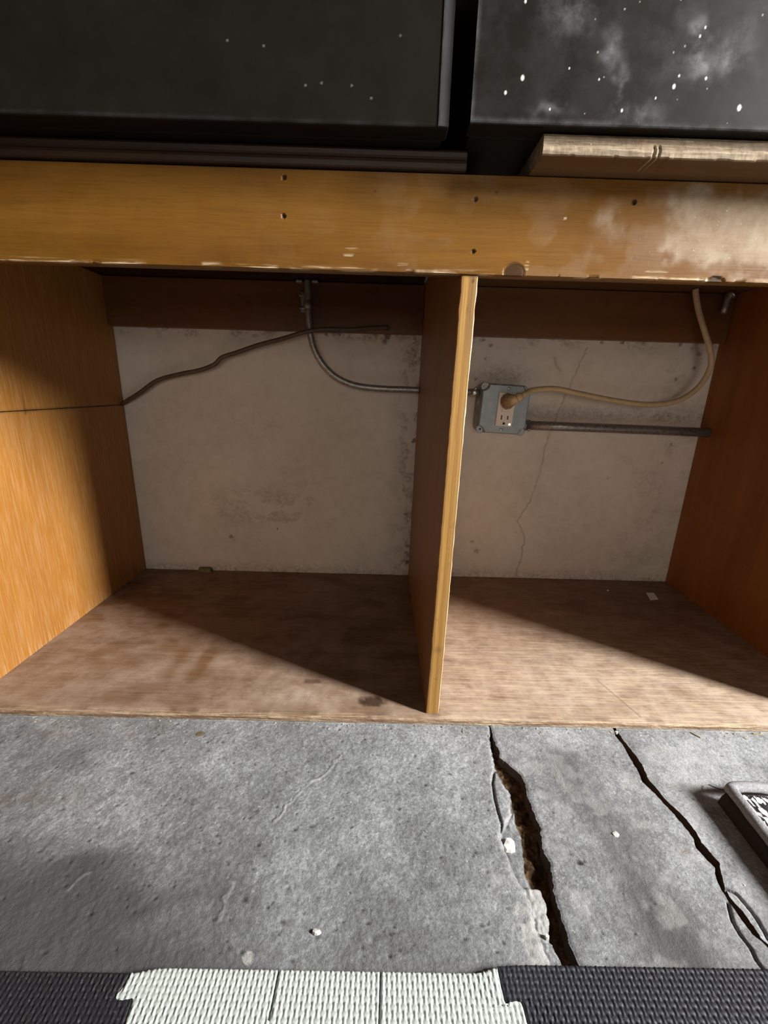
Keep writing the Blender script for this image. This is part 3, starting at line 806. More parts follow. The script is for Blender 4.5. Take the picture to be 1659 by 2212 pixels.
# ---- ledge boards that lie on the cabinet: left one flush and dark, right one pulled forward and pale
def ledge_prof(y0, y1, z0, z1, dents):
    r = z1 - z0
    return [(y1, z1), (y0 + 0.004, z1), (y0 + 0.0018, z1 - 0.0008), (y0 + 0.0006, z1 - 0.0028), (y0 + 0.0012, z0 + r * 0.62), (y0 + 0.0012, z0 + r * 0.5), (y0 + 0.0003, z0 + r * 0.42), (y0, z0 + r * 0.28), (y0 + 0.0008, z0 + 0.001), (y0 + 0.0022, z0), (y0 + 0.03, z0), (y1, z0)]
def ledge_fn(P):
    X, Y, Z = P[..., 0], P[..., 1], P[..., 2]
    f = sstep(-0.030, -0.037, Y)
    P[..., 1] += f * 0.0012 * fbm(X * 120, Z * 200, 170, 4)
    for px in (0.149, 0.1535):
        P[..., 1] += f * 0.0018 * np.exp(-((X - px) / 0.0009) ** 2) * (Z < HT + 0.010) * (Z > HT + 0.0012)
        P[..., 2] += f * 0.0008 * np.exp(-((X - px) / 0.0009) ** 2) * (Z < HT + 0.002) * (Y < -0.0335)
    P[..., 2] += f * (Z < HT + 0.002) * 0.0007 * sstep(0.5, 0.7, fbm(X * 90, X * 0, 171, 3))
    return P
def ledge_at(P):
    X, Y, Z = P[..., 0], P[..., 1], P[..., 2]
    f = sstep(-0.031, -0.0345, Y) 
    f = f * (Z > HT + 0.0012)
    return {'dust': f * (0.85 - 0.25 * sstep(HT + 0.006, HT + 0.012, Z)), 'wear': 0.45 * f, 'dark': (1 - f) * 0.18 * (Z < HT + 0.001) + 0.25 * f * sstep(HT + 0.010, HT + 0.015, Z) * vnoise(X * 40, Z * 200, 3)}
lb = empty('ledge_board', (0.34, 0.2, HT + 0.0004))
tag(lb, 'pale chipped board with rounded front edge jutting out under the dusty black cabinet', 'board')
sweep('board', ledge_prof(-0.0371, D - 0.01, HT + 0.0004, HT + 0.0166, True), np.linspace(0.0535, 0.64, 700), M['ledge'], lb, 'X', ledge_fn, ledge_at)
lb2 = empty('ledge_board', (-0.3, 0.2, HT + 0.0004))
tag(lb2, 'dark brown board set back flush with the rail under the clean black cabinet', 'board')
sweep('board', ledge_prof(-0.006, D - 0.01, HT + 0.0004, HT + 0.0166, False), np.linspace(XL - TH, -0.0060, 120), M['ledge_dark'], lb2, 'X')

# ---- two black cabinets above
def black_cabinet(x0, x1, yf, z0, label, right):
    root = empty('black_cabinet', ((x0 + x1) / 2, 0.2, z0))
    tag(root, label, 'cabinet')
    z1 = z0 + 0.42
    bm_obj('case', bm_box(x0 + 0.004, x1 - 0.004, yf + 0.0205, D - 0.012, z0, z1, 0.0015), M['black'], root)
    nx = np.concatenate([np.linspace(x0 + 0.0016, 0.30, 640), np.linspace(0.31, x1 - 0.0016, 12)]) if right else np.concatenate([np.linspace(x0 + 0.0016, -0.46, 12), np.linspace(-0.45, x1 - 0.0016, 420)])
    zz = np.concatenate([np.linspace(z0 + 0.0016, z0 + 0.115, 220), np.linspace(z0 + 0.13, z1 - 0.001, 8)])
    # front panel: closed profile in (y, z) swept along x
    prof = [(yf + 0.002, z0), (yf + 0.0005, z0 + 0.0006)] + [(yf, z) for z in zz] + [(yf + 0.002, z1), (yf + 0.020, z1), (yf + 0.020, z0)]
    def at(P):
        X, Y, Z = P[..., 0], P[..., 1], P[..., 2]
        f = (Y < yf + 0.001)
        d = np.zeros(X.shape); w = np.zeros(X.shape)
        if right:
            d += 0.05 + 0.36 * sstep(0.10, 0.26, X + (fbm(X * 14, Z * 14, 180, 4) - 0.5) * 0.16) * sstep(0.42, 0.62, fbm(X * 16 + 2, Z * 16, 182, 4))
            d += 0.5 * sstep(0.20, 0.27, X) * sstep(0.40, 0.6, fbm(X * 9, Z * 9, 183, 3))  # reflected haze near the right edge, painted in along with the dust
            for px, pz, r, sx, sz in [(0.06, 0.7053, 0.016, 1, .8), (0.1075, 0.6629, 0.006, .6, 2), (0.1658, 0.6794, 0.010, .8, 1.2), (0.1727, 0.6737, 0.006, 1, 1), (0.1898, 0.6801, 0.007, .8, 1.4), (0.1265, 0.6419, 0.008, 2, .8), (0.0964, 0.6834, 0.009, .7, 1.5), (0.055, 0.6443, 0.006, 2, .6), (0.1629, 0.6996, 0.006, 1, 1)]:
                d += 0.5 * spot(X + (vnoise(X * 150, Z * 150, 1) - .5) * 0.008, Z + (vnoise(X * 150, Z * 150, 2) - .5) * 0.008, px, pz, r, sx, sz)
            for px, pz, r in [(0.0282, 0.6643, 0.0019), (0.0155, 0.6543, 0.0014), (0.1513, 0.662, 0.0017), (0.2077, 0.6494, 0.0022), (0.053, 0.6443, 0.0009), (0.09, 0.665, 0.0008), (0.138, 0.654, 0.0009), (0.168, 0.70, 0.001), (0.112, 0.645, 0.0012), (0.154, 0.669, 0.001), (0.025, 0.712, 0.0012), (0.176, 0.668, 0.0012), (0.165, 0.6945, 0.001), (0.065, 0.6715, 0.0008)]:
                w += sstep(0.3, 0.6, spot(X, Z, px, pz, r, 0.85, 1.15))
            r2 = random.Random(5)
            for _ in range(28):
                px, pz, r = r2.uniform(0.08, 0.29), r2.uniform(z0 + 0.004, z0 + 0.1), r2.uniform(0.0004, 0.0009)
                w += 0.4 * sstep(0.3, 0.6, spot(X, Z, px, pz, r))
            d += 0.4 * sstep(0.006, 0.0, X - x0) + 0.35 * sstep(z0 + 0.006, z0, Z)
        else:
            d += 0.01 + 0.12 * sstep(z0 + 0.005, z0, Z) * fbm(X * 40, Z * 40, 190, 3)
            for px, pz in [(-0.071, 0.6938), (-0.148, 0.6594), (-0.1346, 0.6613), (-0.0936, 0.6522), (-0.1811, 0.6843), (-0.11, 0.6603), (-0.21, 0.687)]:
                w += 0.14 * sstep(0.3, 0.6, spot(X, Z, px, pz, 0.0011))
        return {'dust': np.clip(d, 0, 1) * f, 'wear': np.clip(w, 0, 1) * f}
    fpn = sweep('front_panel', prof, nx, M['black'], root, 'X', None, at)
    if not right:
        # chamfered edge strip down the free side, with a scuffed arris either side
        bm = bmesh.new()
        zs = [z0 + 0.0008, z1 - 0.001]
        sec = [(x1 - 0.0098, yf - 0.0006), (x1 - 0.0088, yf - 0.0011), (x1 - 0.0014, yf - 0.0003), (x1 - 0.0008, yf + 0.0016), (x1 - 0.0008, yf + 0.019), (x1 - 0.0098, yf + 0.019)]
        lo = [bm.verts.new((a, b, zs[0])) for a, b in sec]; hi = [bm.verts.new((a, b, zs[1])) for a, b in sec]
        for i in range(len(sec)):
            j = (i + 1) % len(sec)
            bm.faces.new((lo[i], lo[j], hi[j], hi[i]))
        bm.faces.new(lo[::-1]); bm.faces.new(hi)
        es = bm_obj('edge_strip', bm, [M['black_edge'], M['edge_white']], fpn)
        for p in es.data.polygons:
            if 0 < abs(p.normal.y) < 1 and p.area < 0.42 * 0.0024 and p.area > 0.0002: p.material_index = 1
    return root
black_cabinet(-0.66, -0.0272, -0.0364, HT + 0.0170, 'clean black painted cabinet on the left, standing on the dark set back board', False)
black_cabinet(-0.0130, 0.66, -0.0450, HT + 0.0170, 'black painted cabinet spattered with white specks and dust, on the jutting pale board', True)

# ================================================================ ELECTRICAL
EB = (0.1645, 0.4047, 0.3880)
eb = empty('electrical_box', EB, (0, math.radians(2.2), 0))
tag(eb, 'grey metal outlet box with cover plate screwed to the plaster wall in right compartment', 'outlet')
H0 = 0.0475
def notched(h, c):
    """square outline of half size h with a concave quarter round of radius c at each corner, CCW"""
    out = []
    for sx, sz, a0 in ((1, -1, 180), (1, 1, 270), (-1, 1, 0), (-1, -1, 90)):
        cx, cz = sx * h, sz * h
        r = c
        pts = []
        for k in range(7):
            a = math.radians(a0 - 90 * k / 6)
            pts.append((cx + r * math.cos(a), cz + r * math.sin(a)))
        out += pts
    return out
def rounded(h, c, n=5):
    out = []
    for sx, sz, a0 in ((1, -1, 270), (1, 1, 0), (-1, 1, 90), (-1, -1, 180)):
        for k in range(n):
            a = math.radians(a0 + 90 * k / (n - 1))
            out.append((sx * (h - c) + c * math.cos(a), sz * (h - c) + c * math.sin(a)))
    return out
prism('box_body', rounded(0.0485, 0.013), [(0, 0.0545), (0, 0.0135), (0.001, 0.0125)], M['galv_box'], eb)
prism('cover_plate', notched(H0, 0.0125), [(-0.0003, 0.0124), (0, 0.0035), (0.0006, 0.0016), (0.0018, 0.0005), (0.0032, 0.0)], M['galv'], eb)
# corner ears with their screw holes
for sx, sz, hole in ((-1, 1, False), (-1, -1, True), (1, -1, False)):
    e = prism('corner_ear', disc_outline(0.0085, 18, sx * 0.0418, sz * 0.0418), [(0, 0.0124), (0, 0.0092), (0.0008, 0.0084)], M['galv'] if hole or sx > 0 else M['galv_box'], eb)
    prism('screw_hole' if hole else 'ear_screw', disc_outline(0.0021 if hole else 0.0026, 14, sx * 0.0418, sz * 0.0418), [(0, 0.0085), (0, 0.0080 if hole else 0.0070)], M['slot'] if hole else M['galv_box'], e)
def screw(parent, x, z, y, r, name='screw'):
    s = prism(name, disc_outline(r, 18, x, z), [(0, y + 0.001), (0, y - 0.0006), (0.0006, y - 0.0013), (0.0016, y - 0.0016)], M['steel'], parent, smooth=True)
    bm = bm_box(x - r * 0.75, x + r * 0.75, y - 0.00175, y - 0.0012, z - 0.00035, z + 0.00035)
    bm2 = bm_obj('screw_slot', bm, M['slot'], s, world=False)
    return s
screw(eb, 0.003, 0.0400, 0.0, 0.0034)
screw(eb, -0.001, -0.0400, 0.0, 0.0034)
for z in (0.012, -0.016):
    bm_obj('knockout_clip', bm_box(-0.0497, -0.0484, 0.020, 0.034, z - 0.006, z + 0.006, 0.0004), M['galv_box'], eb, world=False)
# receptacle
rc_o = [(x * 1.0 + 0.0015, z) for x, z in [(-0.0165, -0.0325), (0.0165, -0.0325), (0.0165, 0.0325), (-0.0165, 0.0325)]]
rc = prism('receptacle', rc_o, [(0, 0.001), (0, -0.0034), (0.0006, -0.0042)], M['ivory'], eb)
rc['label'] = 'almond plastic double socket with test and reset buttons'
def rbox(name, x, z, w, h, y0, y1, mat):
    return bm_obj(name, bm_box(x + 0.0015 - w / 2, x + 0.0015 + w / 2, y0, y1, z - h / 2, z + h / 2, 0.0), mat, rc, world=False)
rbox('slot', -0.0062, -0.0155, 0.0022, 0.0090, -0.00432, -0.0038, M['slot'])
rbox('slot', 0.0062, -0.0155, 0.0022, 0.0072, -0.00432, -0.0038, M['slot'])
gh = [(0.0015 + 0.0024 * math.cos(a), -0.0268 + 0.0024 * math.sin(a)) for a in np.linspace(0, math.pi, 9)] + [(0.0015 - 0.0024, -0.0292), (0.0015 + 0.0024, -0.0292)]
prism('ground_hole', gh, [(0, -0.0038), (0, -0.00432)], M['slot'], rc)
for z, n in ((0.0035, 'test_button'), (-0.0020, 'reset_button')):
    rbox('button_gap', 0, z, 0.0155, 0.0047, -0.00428, -0.0038, M['slot' if z > 0 else 'plug'])
    rbox(n, 0, z - (0.0004 if z > 0 else 0), 0.0146, 0.0039, -0.0050, -0.0040, M['ivory'])
rbox('indicator_light', 0.0116, -0.0282, 0.0036, 0.0036, -0.0047, -0.0040, M['led'])

# plug and cord
CORD = [(0.1851, 0.3740, 0.4140), (0.1960, 0.3760, 0.4205), (0.2120, 0.3850, 0.4268), (0.2573, 0.3950, 0.4302), (0.3059, 0.4000, 0.4227), (0.3742, 0.4050, 0.4121), (0.4525, 0.4100, 0.4051), (0.5067, 0.4100, 0.4129), (0.5428, 0.4100, 0.4378), (0.5594, 0.4100, 0.4731), (0.5559, 0.4100, 0.5029), (0.5336, 0.4100, 0.5440), (0.5138, 0.4100, 0.5800), (0.5031, 0.4100, 0.6050), (0.4998, 0.4100, 0.6160)]
pc = empty('power_cord', (0.17, 0.395, 0.405))
tag(pc, 'tan power cord plugged into the outlet box and rising to the top of right compartment', 'power cord')
tube('cord', catmull(CORD, 8), 0.0052, M['cord'], pc, 14)
# plug body: round angled head with a neck towards the cord
PX, PZ, PY = 0.1668, 0.4045, 0.4000
bm = bmesh.new()
rings = []
for y, rx, rz, ox, oz in [(0.0, 0.0135, 0.0150, 0, 0), (-0.004, 0.0140, 0.0155, 0, 0), (-0.010, 0.0135, 0.0150, 0.0005, 0.0003), (-0.016, 0.0120, 0.0128, 0.0020, 0.0015), (-0.021, 0.0095, 0.0095, 0.0045, 0.0030), (-0.0235, 0.0050, 0.0050, 0.006, 0.0035)]:
    ring = []
    for k in range(11):
        a = 2 * math.pi * k / 11
        x = math.cos(a); z = math.sin(a)
        if z < -0.55: z = -0.55 - (abs(z) - 0.55) * 1.1
        ring.append(bm.verts.new((PX + ox + rx * x, PY + y, PZ + oz + rz * z)))
    rings.append(ring)
for a, b in zip(rings[:-1], rings[1:]):
    for k in range(11):
        bm.faces.new((a[k], a[(k + 1) % 11], b[(k + 1) % 11], b[k]))
bm.faces.new(rings[0]); bm.faces.new(rings[-1])
pl = bm_obj('plug', bm, M['plug'], pc)
nk = [(0.1700, 0.3860, 0.4050), (0.1755, 0.3820, 0.4080), (0.1795, 0.3790, 0.4105), (0.1815, 0.3775, 0.4117), (0.1818, 0.3773, 0.4119), (0.1845, 0.3753, 0.4136), (0.1848, 0.3751, 0.4138), (0.1885, 0.3745, 0.4160)]
tube('strain_relief', nk, [0.0105, 0.0095, 0.0085, 0.0080, 0.0095, 0.0092, 0.0072, 0.0060], M['cord'], pc, 16)

# conduits
CON = [(-0.2267, 0.4280, 0.6160), (-0.2267, 0.4280, 0.5874), (-0.2260, 0.4280, 0.5500), (-0.2228, 0.4280, 0.5175), (-0.2151, 0.4280, 0.4904), (-0.1990, 0.4280, 0.4640), (-0.1770, 0.4280, 0.4435), (-0.1491, 0.4280, 0.4301), (-0.1183, 0.4280, 0.4237), (-0.0761, 0.4280, 0.4213), (-0.0300, 0.4280, 0.4209), (-0.0047, 0.4280, 0.4207)]
cd = empty('conduit', (-0.2267, 0.428, 0.616))
tag(cd, 'thin grey metal conduit curving from the top through the divider to the outlet box', 'conduit')
tube('pipe', catmull(CON, 8), 0.0064, M['conduit'], cd, 18)
tube('pipe', [(0.0133, 0.4280, 0.4204), (0.06, 0.4280, 0.4199), (0.1160, 0.4280, 0.4193)], 0.0064, M['conduit'], cd, 18)
tube('coupling', [(-0.2267, 0.428, 0.5650), (-0.2267, 0.428, 0.5655), (-0.2267, 0.428, 0.5790), (-0.2267, 0.428, 0.5795)], [0.0066, 0.0076, 0.0076, 0.0066], M['conduit'], cd, 18)
for z in (0.5890, 0.5665):
    tube('strap_screw', [(-0.2345, 0.430, z), (-0.2362, 0.430, z), (-0.2405, 0.430, z), (-0.2406, 0.430, z), (-0.2425, 0.430, z)], [0.0012, 0.0012, 0.0012, 0.0026, 0.0024], M['steel'], cd, 12)
bm_obj('strap', bm_box(-0.2410, -0.2330, 0.4320, 0.4395, 0.560, 0.595, 0.0006), M['conduit'], cd)
for sx in (-1, 1):
    bm = bm_box(-0.2267 + sx * 0.0150 - 0.006, -0.2267 + sx * 0.0150 + 0.006, 0.420, 0.436, 0.6095, 0.6150, 0.002)
    bm_obj('strap_ear', bm, M['conduit'], cd)
cn = tube('connector', [(0.0990, 0.428, 0.4195), (0.0992, 0.428, 0.4195), (0.1140, 0.428, 0.4193), (0.1142, 0.428, 0.4193)], [0.0066, 0.0080, 0.0080, 0.0066], M['steel'], cd, 18)
tube('connector_screw', [(0.107, 0.4215, 0.4255), (0.107, 0.4190, 0.4280), (0.107, 0.4180, 0.4290)], [0.0022, 0.0026, 0.002], M['steel'], cn, 10)
cd2 = empty('conduit', (0.40, 0.430, 0.355))
tag(cd2, 'thick straight steel conduit running from the outlet box into the right side panel', 'conduit')
tube('pipe', [(0.2270, 0.430, 0.3566), (0.32, 0.430, 0.3556), (0.4067, 0.430, 0.3547), (0.50, 0.430, 0.3533), (0.6008, 0.430, 0.3517)], 0.0092, M['conduit_big'], cd2, 22)
cn2 = tube('connector', [(0.2130, 0.430, 0.3568), (0.2132, 0.430, 0.3568), (0.2180, 0.430, 0.3567), (0.2182, 0.430, 0.3567), (0.2275, 0.430, 0.3566), (0.2278, 0.430, 0.3566)], [0.0095, 0.0122, 0.0122, 0.0105, 0.0108, 0.0093], M['conduit_big'], cd2, 20)
tube('connector_screw', [(0.2225, 0.421, 0.3500), (0.2222, 0.4175, 0.3478), (0.2222, 0.4165, 0.3472)], [0.0026, 0.0034, 0.0026], M['steel'], cd2, 12)
st = empty('pipe_stub', (0.5735, 0.425, 0.616))
tag(st, 'short grey pipe stub with bright fitting in the upper right corner of right compartment', 'pipe')
tube('pipe', [(0.5762, 0.425, 0.6160), (0.5748, 0.425, 0.6040), (0.5735, 0.425, 0.5900), (0.5724, 0.425, 0.5783), (0.5723, 0.425, 0.5779)], [0.0052, 0.0054, 0.0054, 0.0052, 0.0040], M['conduit'], st, 16)
tube('fitting', [(0.5790, 0.4200, 0.6112), (0.5788, 0.4200, 0.6110), (0.5765, 0.4200, 0.6090), (0.5763, 0.4200, 0.6088)], [0.0058, 0.0066, 0.0066, 0.0058], M['steel'], st, 16)

CAB = [(-0.6222, 0.4508, 0.3768), (-0.5822, 0.4450, 0.3985), (-0.5384, 0.4400, 0.4252), (-0.4886, 0.4370, 0.4390), (-0.4497, 0.4350, 0.4471), (-0.4183, 0.4330, 0.4584), (-0.4005, 0.4330, 0.4729), (-0.3720, 0.4320, 0.4822), (-0.3242, 0.4280, 0.4978), (-0.2767, 0.4210, 0.5094), (-0.2481, 0.4165, 0.5177), (-0.2252, 0.4165, 0.5237), (-0.1949, 0.4190, 0.5286), (-0.1423, 0.4280, 0.5305), (-0.1064, 0.4330, 0.5348), (-0.0719, 0.4362, 0.5366)]
tag(tube('cable', catmull(CAB, 8), 0.0043, M['cable'], None, 12), 'thin dark brown cable sagging from the left side panel to the back rail', 'cable')

# ================================================================ FOAM MAT TILES
PX_, PY_ = 0.0076, 0.00388      # weave: period across, row pitch
def weave(X, Y):
    u = X / (PX_ / 2); v = Y / PY_
    i = np.floor(u); j = np.floor(v)
    fu = u - i - 0.5; fv = v - j - 0.5
    h = np.zeros(X.shape)
    for di in (-1, 0, 1):
        for dj in (-1, 0, 1):
            ii = i + di; jj = j + dj
            a = fu - di; b = fv - dj
            bead = np.mod(ii + jj, 2) == 0
            hb = np.sqrt(np.clip(1 - (a / 0.66) ** 2 - (b / 0.46) ** 2, 0, 1))
            hr = np.sqrt(np.clip(1 - (a / 0.24) ** 2, 0, 1)) * np.sqrt(np.clip(1 - (b / 0.62) ** 4, 0, 1))
            h = np.maximum(h, np.where(bead, hb * 0.62, hr))
    return h
def tile(name, lb, rb, ytop, mat, label, cuts=(), top=0.0003):
    """lb, rb: boundary polylines (x, y) going from the far edge towards the camera"""
    y_far, y_end = ytop, ytop - 0.30
    vs = np.concatenate([np.linspace(0, 0.062, 100), np.linspace(0.0637, 0.30, 120)])
    def bound(pl):
        pl = np.array(pl)
        s = np.concatenate([[0], np.cumsum(np.hypot(*np.diff(pl, axis=0).T))])
        ext = 0.30 - (ytop - pl[-1, 1])
        pl = np.vstack([pl, [pl[-1, 0] + 0.0, pl[-1, 1] - ext]])
        s = np.append(s, s[-1] + ext)
        # rows are spread along the boundary's own length
        q = np.interp(vs, np.linspace(0, 0.30, 200), np.interp(np.linspace(0, 1, 200), [0, 0.10, 1], [0, 0.10 * 0.30 + (s[-1] - 0.30), s[-1]]))
        return np.interp(q, s, pl[:, 0]), np.interp(q, s, pl[:, 1])
    lx, ly = bound(lb); rx, ry = bound(rb)
    un = np.linspace(0, 1, 400)
    base_y = ytop - vs
    bl = np.full_like(vs, 0.5 * (lx[0] + lx[-1])); br = np.full_like(vs, 0.5 * (rx[0] + rx[-1]))
    X = bl[:, None] * (1 - un) + br[:, None] * un
    X = X + (lx - bl)[:, None] * np.exp(-(un * 0.28 / 0.022) ** 2)[None, :] + (rx - br)[:, None] * np.exp(-((1 - un) * 0.28 / 0.022) ** 2)[None, :]
    wl = np.exp(-(un * 0.28 / 0.012) ** 2)[None, :]; wr = np.exp(-((1 - un) * 0.28 / 0.012) ** 2)[None, :]
    Y = base_y[:, None] + (ly - base_y)[:, None] * wl + (ry - base_y)[:, None] * wr
    slope = (rb[0][1] - lb[0][1])
    h = weave(X, Y)
    e = np.minimum(np.minimum(np.arange(400)[None, :], np.arange(399, -1, -1)[None, :]) * 0.0007, vs[:, None])
    Z = top - 0.0010 + 0.0011 * h - 0.0006 * (1 - sstep(0, 0.0012, e))
    dk = np.zeros(X.shape)
    for cx, y0, y1 in cuts:
        g = np.exp(-((X - cx - (Y - y0) * 0.04) / 0.0006) ** 2) * (Y < y0) * (Y > y1)
        Z -= 0.0025 * g; dk += 0.7 * g
    bot = ZF + 0.0006
    P = np.stack([X, Y, Z], -1)
    # skirts
    lo = P.copy(); lo[..., 2] = bot
    P = np.concatenate([lo[:1], P, lo[-1:]], axis=0)
    lft = P[:, :1].copy(); lft[..., 2] = bot; rgt = P[:, -1:].copy(); rgt[..., 2] = bot
    P = np.concatenate([lft, P, rgt], axis=1)
    dk = np.pad(dk, 1)
    o = grid_obj(name, P, mat, None, {'dark': dk}, flip=True)
    return tag(o, label, 'mat', 'interlocking foam floor tiles')
LEFTB = [(-0.2534, -0.2612), (-0.2551, -0.2689), (-0.2572, -0.2732), (-0.2568, -0.2752), (-0.2545, -0.2764), (-0.2500, -0.2756), (-0.2462, -0.2742), (-0.2447, -0.2752), (-0.2438, -0.2808), (-0.2430, -0.2880)]
RIGHTB = [(0.0208, -0.2549), (0.0208, -0.2654), (0.0212, -0.2729), (0.0226, -0.2758), (0.0248, -0.2768), (0.0272, -0.2752), (0.0300, -0.2735), (0.0322, -0.2733), (0.0336, -0.2752), (0.0340, -0.2799), (0.0342, -0.2849)]
def off(b, d, dy=0.0): return [(x + d, y + dy) for x, y in b]
tile('foam_tile', off(LEFTB, 0.0003), off(RIGHTB, -0.0003), -0.2582, M['foam_white'], 'pale grey foam floor tile with woven texture between two black tiles', [(-0.1445, -0.255, -0.285), (-0.068, -0.255, -0.30)])
tile('foam_tile', [(-0.556, -0.2612), (-0.556, -0.29)], off(LEFTB, -0.0003), -0.2612, M['foam_black'], 'black foam floor tile to the left of the pale tile', top=0.0)
tile('foam_tile', off(RIGHTB, 0.0004, 0.0012), [(0.302, -0.2480), (0.302, -0.29)], -0.2525, M['foam_black2'], 'dusty black foam floor tile to the right of the pale tile, over the crack', top=0.0)

# ================================================================ RUG
rg = empty('rug', (0.55, -0.30, ZF))
tag(rg, 'small grey bordered rug with black and white pile, corner lifted off the concrete', 'rug')
def rug_z(X, Y):
    return 0.012 * np.exp(-((X - 0.316) / 0.05) ** 2) + 0.002 * np.exp(-((Y + 0.105) / 0.03) ** 2)
rx = np.linspace(0.320, 0.80, 200); ry = np.linspace(-0.114, -0.60, 200)
RX, RY = np.meshgrid(rx, ry)
RXs = RX - 0.05 * (-0.105 - RY)
RZ = ZF + 0.004 + rug_z(RXs + 0.05 * (-0.105 - RY), RY) + 0.003 * vnoise(RX * 500, RY * 420, 3)
pile = grid_obj('pile', np.stack([RXs, RY + 0.11 * (RX - 0.32), RZ], -1), M['rug_pile'], rg, None, flip=True)
tag(pile, kind='stuff')
bx = np.linspace(0.311, 0.80, 60)
path = [(0.311 + 0 * k - 0.05 * k, -0.1085 - k, ZF + 0.008 + 0.012 + 0.002 * math.exp(-(k / 0.03) ** 2)) for k in np.linspace(0.5, 0.0, 50)]
path += [(x + 0.004, -0.1085 + 0.005 + 0.11 * (x - 0.32), ZF + 0.0055 + 0.002 + 0.012 * math.exp(-((x - 0.316) / 0.05) ** 2)) for x in np.linspace(0.314, 0.80, 50)]
bd = tube('binding', path, 0.0058, M['rug_border'], rg, 12)
P = np.array([[v.co.x, v.co.y, v.co.z] for v in bd.data.vertices])
j = 0.0012 * (fbm(P[:, 0] * 400 + P[:, 2] * 300, P[:, 1] * 400, 44, 3) - 0.5) * 2
for v, d in zip(bd.data.vertices, j): v.co.z += float(d)
flat = [( [ (0.311 - 0.05 * k, -0.1085 - k), (0.322 - 0.05 * k, -0.114 - k)]) for k in np.linspace(0, 0.48, 40)]
RB = np.array([[(a[0], a[1], ZF + 0.017), (0.5 * (a[0] + b[0]), 0.5 * (a[1] + b[1]), ZF + 0.0175), (b[0], b[1], ZF + 0.0165)] for a, b in flat])
bk = np.array([[(0.3035 - 0.05 * k, -0.1060 - k, ZF + 0.0003), (0.3055 - 0.05 * k, -0.1065 - k, ZF + 0.010), (0.3085 - 0.05 * k, -0.1075 - k, ZF + 0.0165), (0.345 - 0.05 * k, -0.110 - k, ZF + 0.011), (0.345 - 0.05 * k, -0.110 - k, ZF + 0.0003)] for k in np.linspace(0, 0.48, 40)])
grid_obj('edge_shade_strip', bk, M['slot'], rg, smooth=True)  # dark strip standing in for the shade under the lifted edge
bt = tube('loose_thread', catmull([(0.3125, -0.105, ZF + 0.016), (0.3080, -0.1000, ZF + 0.012), (0.3060, -0.0930, ZF + 0.008), (0.3065, -0.0870, ZF + 0.004)], 4), 0.0005, M['thread'], rg, 6)

# ================================================================ SMALL DEBRIS
def chip(name, x, y, z, r, h, mat, label, cat, seed, sx=1.0, sy=1.0, rot=0.0):
    r_ = random.Random(seed)
    bm = bmesh.new()
    n = 9
    lo, hi = [], []
    for k in range(n):
        a = 2 * math.pi * k / n
        rr = r * r_.uniform(0.75, 1.1)
        px, py = rr * math.cos(a) * sx, rr * math.sin(a) * sy
        c, s = math.cos(rot), math.sin(rot)
        px, py = px * c - py * s, px * s + py * c
        lo.append(bm.verts.new((px, py, 0)))
        hi.append(bm.verts.new((px * 0.82, py * 0.82, h * r_.uniform(0.6, 1.0))))
    top = bm.verts.new((0, 0, h))
    for k in range(n):
        m = (k + 1) % n
        bm.faces.new((lo[k], lo[m], hi[m], hi[k])); bm.faces.new((hi[k], hi[m], top))
    bm.faces.new(lo[::-1])
    o = bm_obj(name, bm, mat, None)
    o.location = (x, y, z)
    return tag(o, label, cat)
bm = bmesh.new()
q = [(0.5190, 0.3943), (0.5361, 0.3952), (0.5262, 0.3640), (0.5070, 0.3589)]
q = [q[3], q[2], q[1], q[0]]
lo = [bm.verts.new((x - 0.52, y - 0.378, 0.0)) for x, y in q]; hi = [bm.verts.new((x - 0.52, y - 0.378, 0.0006 + 0.0012 * (k == 1))) for k, (x, y) in enumerate(q)]
for k in range(4):
    bm.faces.new((lo[k], lo[(k + 1) % 4], hi[(k + 1) % 4], hi[k]))
bm.faces.new(lo[::-1]); bm.faces.new(hi)
o = bm_obj('paper_scrap', bm, M['paper'])
o.location = (0.52, 0.378, 0.0002)
tag(o, 'small white paper scrap lying at the back of right compartment', 'paper')
chip('crumb', 0.4366, 0.4013, 0.0, 0.0022, 0.002, M['paper'], 'tiny white crumb left of the paper scrap in right compartment', 'crumb', 3)
chip('plaster_lump', -0.4840, D - 0.008, -0.0002, 0.016, 0.010, M['leaf'], 'dark crumbled lump at the wall foot in left compartment', 'debris', 11, 1.2, 0.45)
chip('plaster_chip', 0.0600, -0.1540, ZF - 0.0055, 0.0072, 0.004, M['stone'], 'white chip lying on the broken ledge of the wide crack', 'chip', 5, 1.0, 1.0, 0.5)
chip('pebble', 0.0690, -0.2297, ZF - 0.002, 0.0020, 0.003, M['stone'], 'tiny white pebble beside the wide crack near the foam tiles', 'pebble', 6)
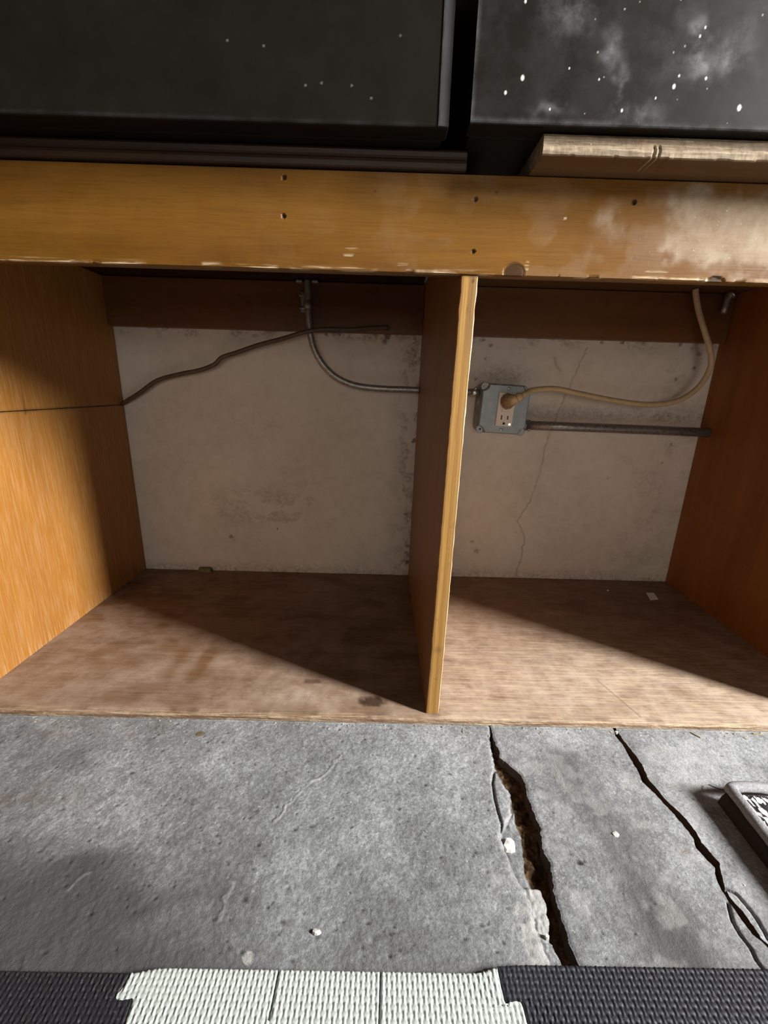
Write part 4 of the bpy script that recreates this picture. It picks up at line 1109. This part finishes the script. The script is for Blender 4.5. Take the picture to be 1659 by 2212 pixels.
chip('pebble', 0.2657, -0.1887, ZF - 0.0008, 0.0018, 0.002, M['stone'], 'tiny white pebble right of the narrow crack', 'pebble', 7)
chip('pebble', -0.1205, -0.2300, ZF - 0.0006, 0.0034, 0.003, M['stone'], 'white pebble at the edge of a pit before the pale tile', 'pebble', 8, 1.3, 0.7)
chip('pebble', 0.2440, -0.0060, ZF - 0.002, 0.0024, 0.003, M['stone'], 'whitish pebble stuck in the narrow crack by the cabinet front', 'pebble', 9)
chip('concrete_crumb', 0.1705, -0.1441, ZF - 0.0008, 0.0036, 0.0025, M['stone'], 'pale concrete crumb on the dark smear between the cracks', 'crumb', 10, 1.2, 0.8)
chip('dead_leaf', -0.3006, -0.0243, ZF - 0.0012, 0.0055, 0.0012, M['leaf'], 'small dead leaf fragment on the concrete before the left compartment', 'leaf', 12, 1.2, 0.8, 0.7)
def splinter(x, y, l, a, label):
    c, s = math.cos(a), math.sin(a)
    bm = bm_box(-l / 2, l / 2, -0.0009, 0.0009, 0, 0.0012, 0.0003, 1)
    o = bm_obj('splinter', bm, M['straw'])
    o.location = (x, y, ZF - 0.0003); o.rotation_euler = (0, 0, a)
    return tag(o, label, 'splinter')
splinter(0.3480, -0.0085, 0.012, -0.9, 'short wood splinter on the concrete at the cabinet front, right of narrow crack')
splinter(0.4350, -0.0050, 0.014, -0.15, 'pale wood splinter against the cabinet front at far right')
# loose crumbs along the cabinet front: too small and many to count
bm = bmesh.new()
r_ = random.Random(21)
for _ in range(80):
    x = r_.uniform(-0.55, 0.52)
    y = -abs(r_.gauss(0, 0.006)) - 0.0025
    if 0.072 < x < 0.081 or 0.238 < x < 0.249: continue
    s = r_.uniform(0.0005, 0.0014)
    mat = Matrix.Translation((x, y, ZF - 0.0002)) @ Matrix.Rotation(r_.uniform(0, 6.28), 4, 'Z') @ Matrix.Diagonal((s * r_.uniform(1, 2.2), s, s * 0.8, 1))
    bmesh.ops.create_icosphere(bm, subdivisions=1, radius=1, matrix=mat)
tag(bm_obj('wood_crumbs', bm, M['crumb']), 'pale wood crumbs scattered along the cabinet front', 'crumbs', kind='stuff')
